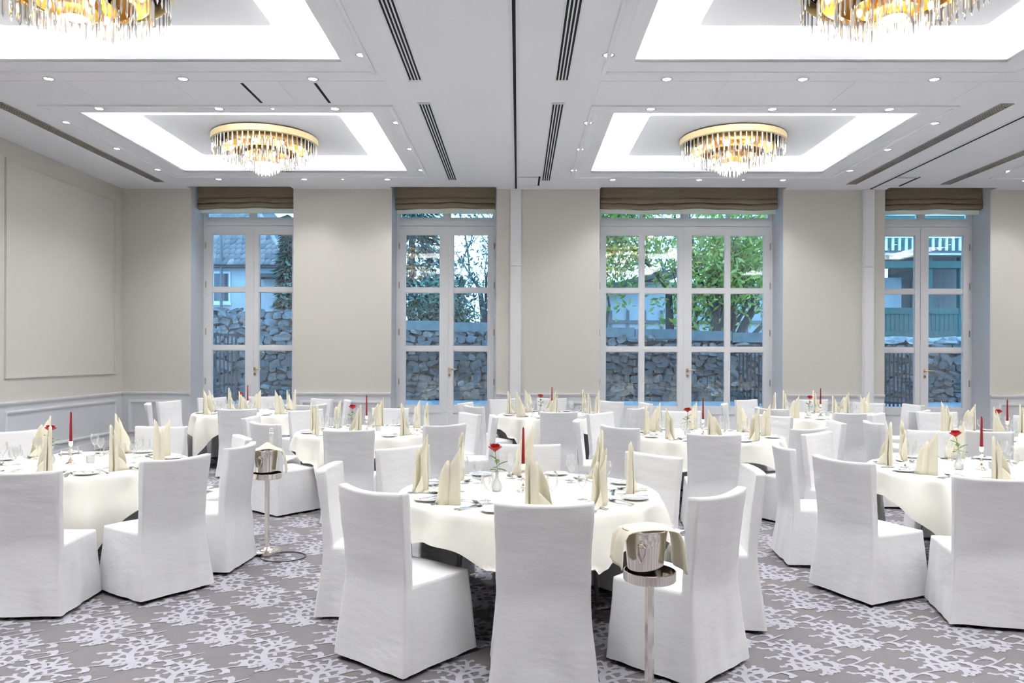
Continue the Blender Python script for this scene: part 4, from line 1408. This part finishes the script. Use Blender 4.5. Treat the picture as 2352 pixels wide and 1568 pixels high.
# ---- trees
def branches(mb, p, d, L, r, depth, rs, tips, spread=.6):
    pts = [p]; rad = [r]
    q = p.copy(); dd = d.copy()
    n = 4
    for i in range(n):
        dd = (dd + Vector((rs.uniform(-.25, .25), rs.uniform(-.25, .25), rs.uniform(-.05, .18)))).normalized()
        q = q + dd * (L / n); pts.append(q.copy()); rad.append(r * (1 - .45 * (i + 1) / n))
    mb.tube(pts, rad, 5 if depth > 2 else 4, cap=False)
    if depth == 0:
        tips.append(q); return
    if depth <= 2: tips += pts[1:]
    for k in range(rs.choice((2, 3, 3))):
        b = rs.randrange(1, n + 1)
        nd = (dd + Vector((rs.uniform(-1, 1), rs.uniform(-1, 1), rs.uniform(-.2, .8))) * spread).normalized()
        branches(mb, pts[b], nd, L * rs.uniform(.6, .85), rad[b] * .68, depth - 1, rs, tips, spread)
def leaves(mb, tips, n, sz, spread, rs, zmin=None):
    for _ in range(n):
        c = rs.choice(tips) + Vector((rs.gauss(0, spread), rs.gauss(0, spread), rs.gauss(0, spread * .8)))
        if zmin is not None and c.z < zmin: continue
        a = Vector((rs.uniform(-1, 1), rs.uniform(-1, 1), rs.uniform(-1, 1))).normalized()
        b = a.orthogonal().normalized(); s = sz * rs.uniform(.6, 1.3)
        mb.add([c - a * s, c + b * s * .45, c + a * s, c - b * s * .45], [(0, 1, 2, 3)])
def tree(name, x, y, H, seed, leafmat, nleaf, sz, spread, depth, label, lean=(0, 0, 1), r=.16, cat='tree', trunks=1, fork=.6, leafname='foliage'):
    rs = random.Random(seed); root = empty(name, (x, y, GZ)); mb = MB(); tips = []
    for t in range(trunks):
        d = Vector((lean[0] + .28 * (t - (trunks - 1) / 2), lean[1], lean[2])).normalized()
        branches(mb, Vector((t * .25, 0, 0)), d, H * .42, r, depth, rs, tips, fork)
    ob('trunk_and_branches', mb, M_BARK, root, smooth=True)
    if nleaf:
        mb = MB(); leaves(mb, tips, nleaf, sz, spread, rs, .8)
        o = ob(leafname, mb, leafmat, root); o['kind'] = 'stuff'
    tag(root, label, cat)
def conifer(x, y, H, seed, label, wid=1.6):
    rs = random.Random(seed); root = empty('conifer', (x, y, GZ))
    ob('trunk', MB().tube([(0, 0, 0), (0, 0, H)], [.16, .03], 7), M_BARK, root)
    mb = MB()
    for _ in range(int(5200 * wid)):
        t = rs.random() ** .8; z = .5 + (H - .5) * t; R = wid * (1 - t) ** .8 * (.55 + .45 * math.sin(z * 7) ** 2)
        a = rs.uniform(0, 2 * PI); rr = R * rs.uniform(.3, 1)
        c = Vector((rr * math.cos(a), rr * math.sin(a), z - .25 * rr))
        d = Vector((math.cos(a), math.sin(a), -.5 + rs.uniform(-.5, .5))).normalized(); s = rs.uniform(.10, .20)
        b = d.cross(Vector((rs.uniform(-1, 1), rs.uniform(-1, 1), 1))).normalized() * s * .28
        mb.add([c - b, c + d * s * 1.6, c + b], [(0, 1, 2)])
    o = ob('needles', mb, M_CONI, root); o['kind'] = 'stuff'
    tag(root, label, 'tree', 'dark conifers')
conifer(-3.3, 24.0, 9.5, 3, 'dark conifer filling the left panes of the window left of the middle post', 2.3)
tree('shrub', -1.5, 22.0, 4.2, 44, M_IVY, 5200, .08, .35, 4, 'dark green shrub above the garden wall, left of the middle wall post', r=.05, cat='shrub')
conifer(-7.35, 24.6, 5.6, 6, 'dark conifer beside the tiled house', .75)
tree('bare_tree', -.9, 25.0, 8.0, 21, M_IVY, 1200, .07, .25, 5, 'nearly bare branching tree outside the window left of the middle post', r=.15)
tree('maple_tree', 5.3, 24.0, 8.0, 8, M_MAPLE, 9500, .12, .55, 5, 'yellow-green maple with forked trunks outside the widest window', r=.20, trunks=3, fork=.8)
tree('maple_tree', 2.6, 23.5, 6.5, 33, M_MAPLE, 4500, .11, .5, 4, 'smaller yellow-green maple left of the forked one', r=.09, fork=.9)
tree('shrub', -6.1, 22.5, 3.6, 9, M_IVY, 2500, .07, .22, 4, 'dark leafy shrub at the right edge of the leftmost window', r=.05, cat='shrub')
tree('bare_tree', 9.0, 42.0, 12.0, 12, M_IVY, 800, .08, .3, 5, 'tall bare tree far beyond the widest window', r=.2)
tree('bare_tree', 1.5, 31.0, 11.0, 17, M_IVY, 2500, .1, .35, 5, 'tall dark tree far beyond the middle of the garden wall', r=.2)
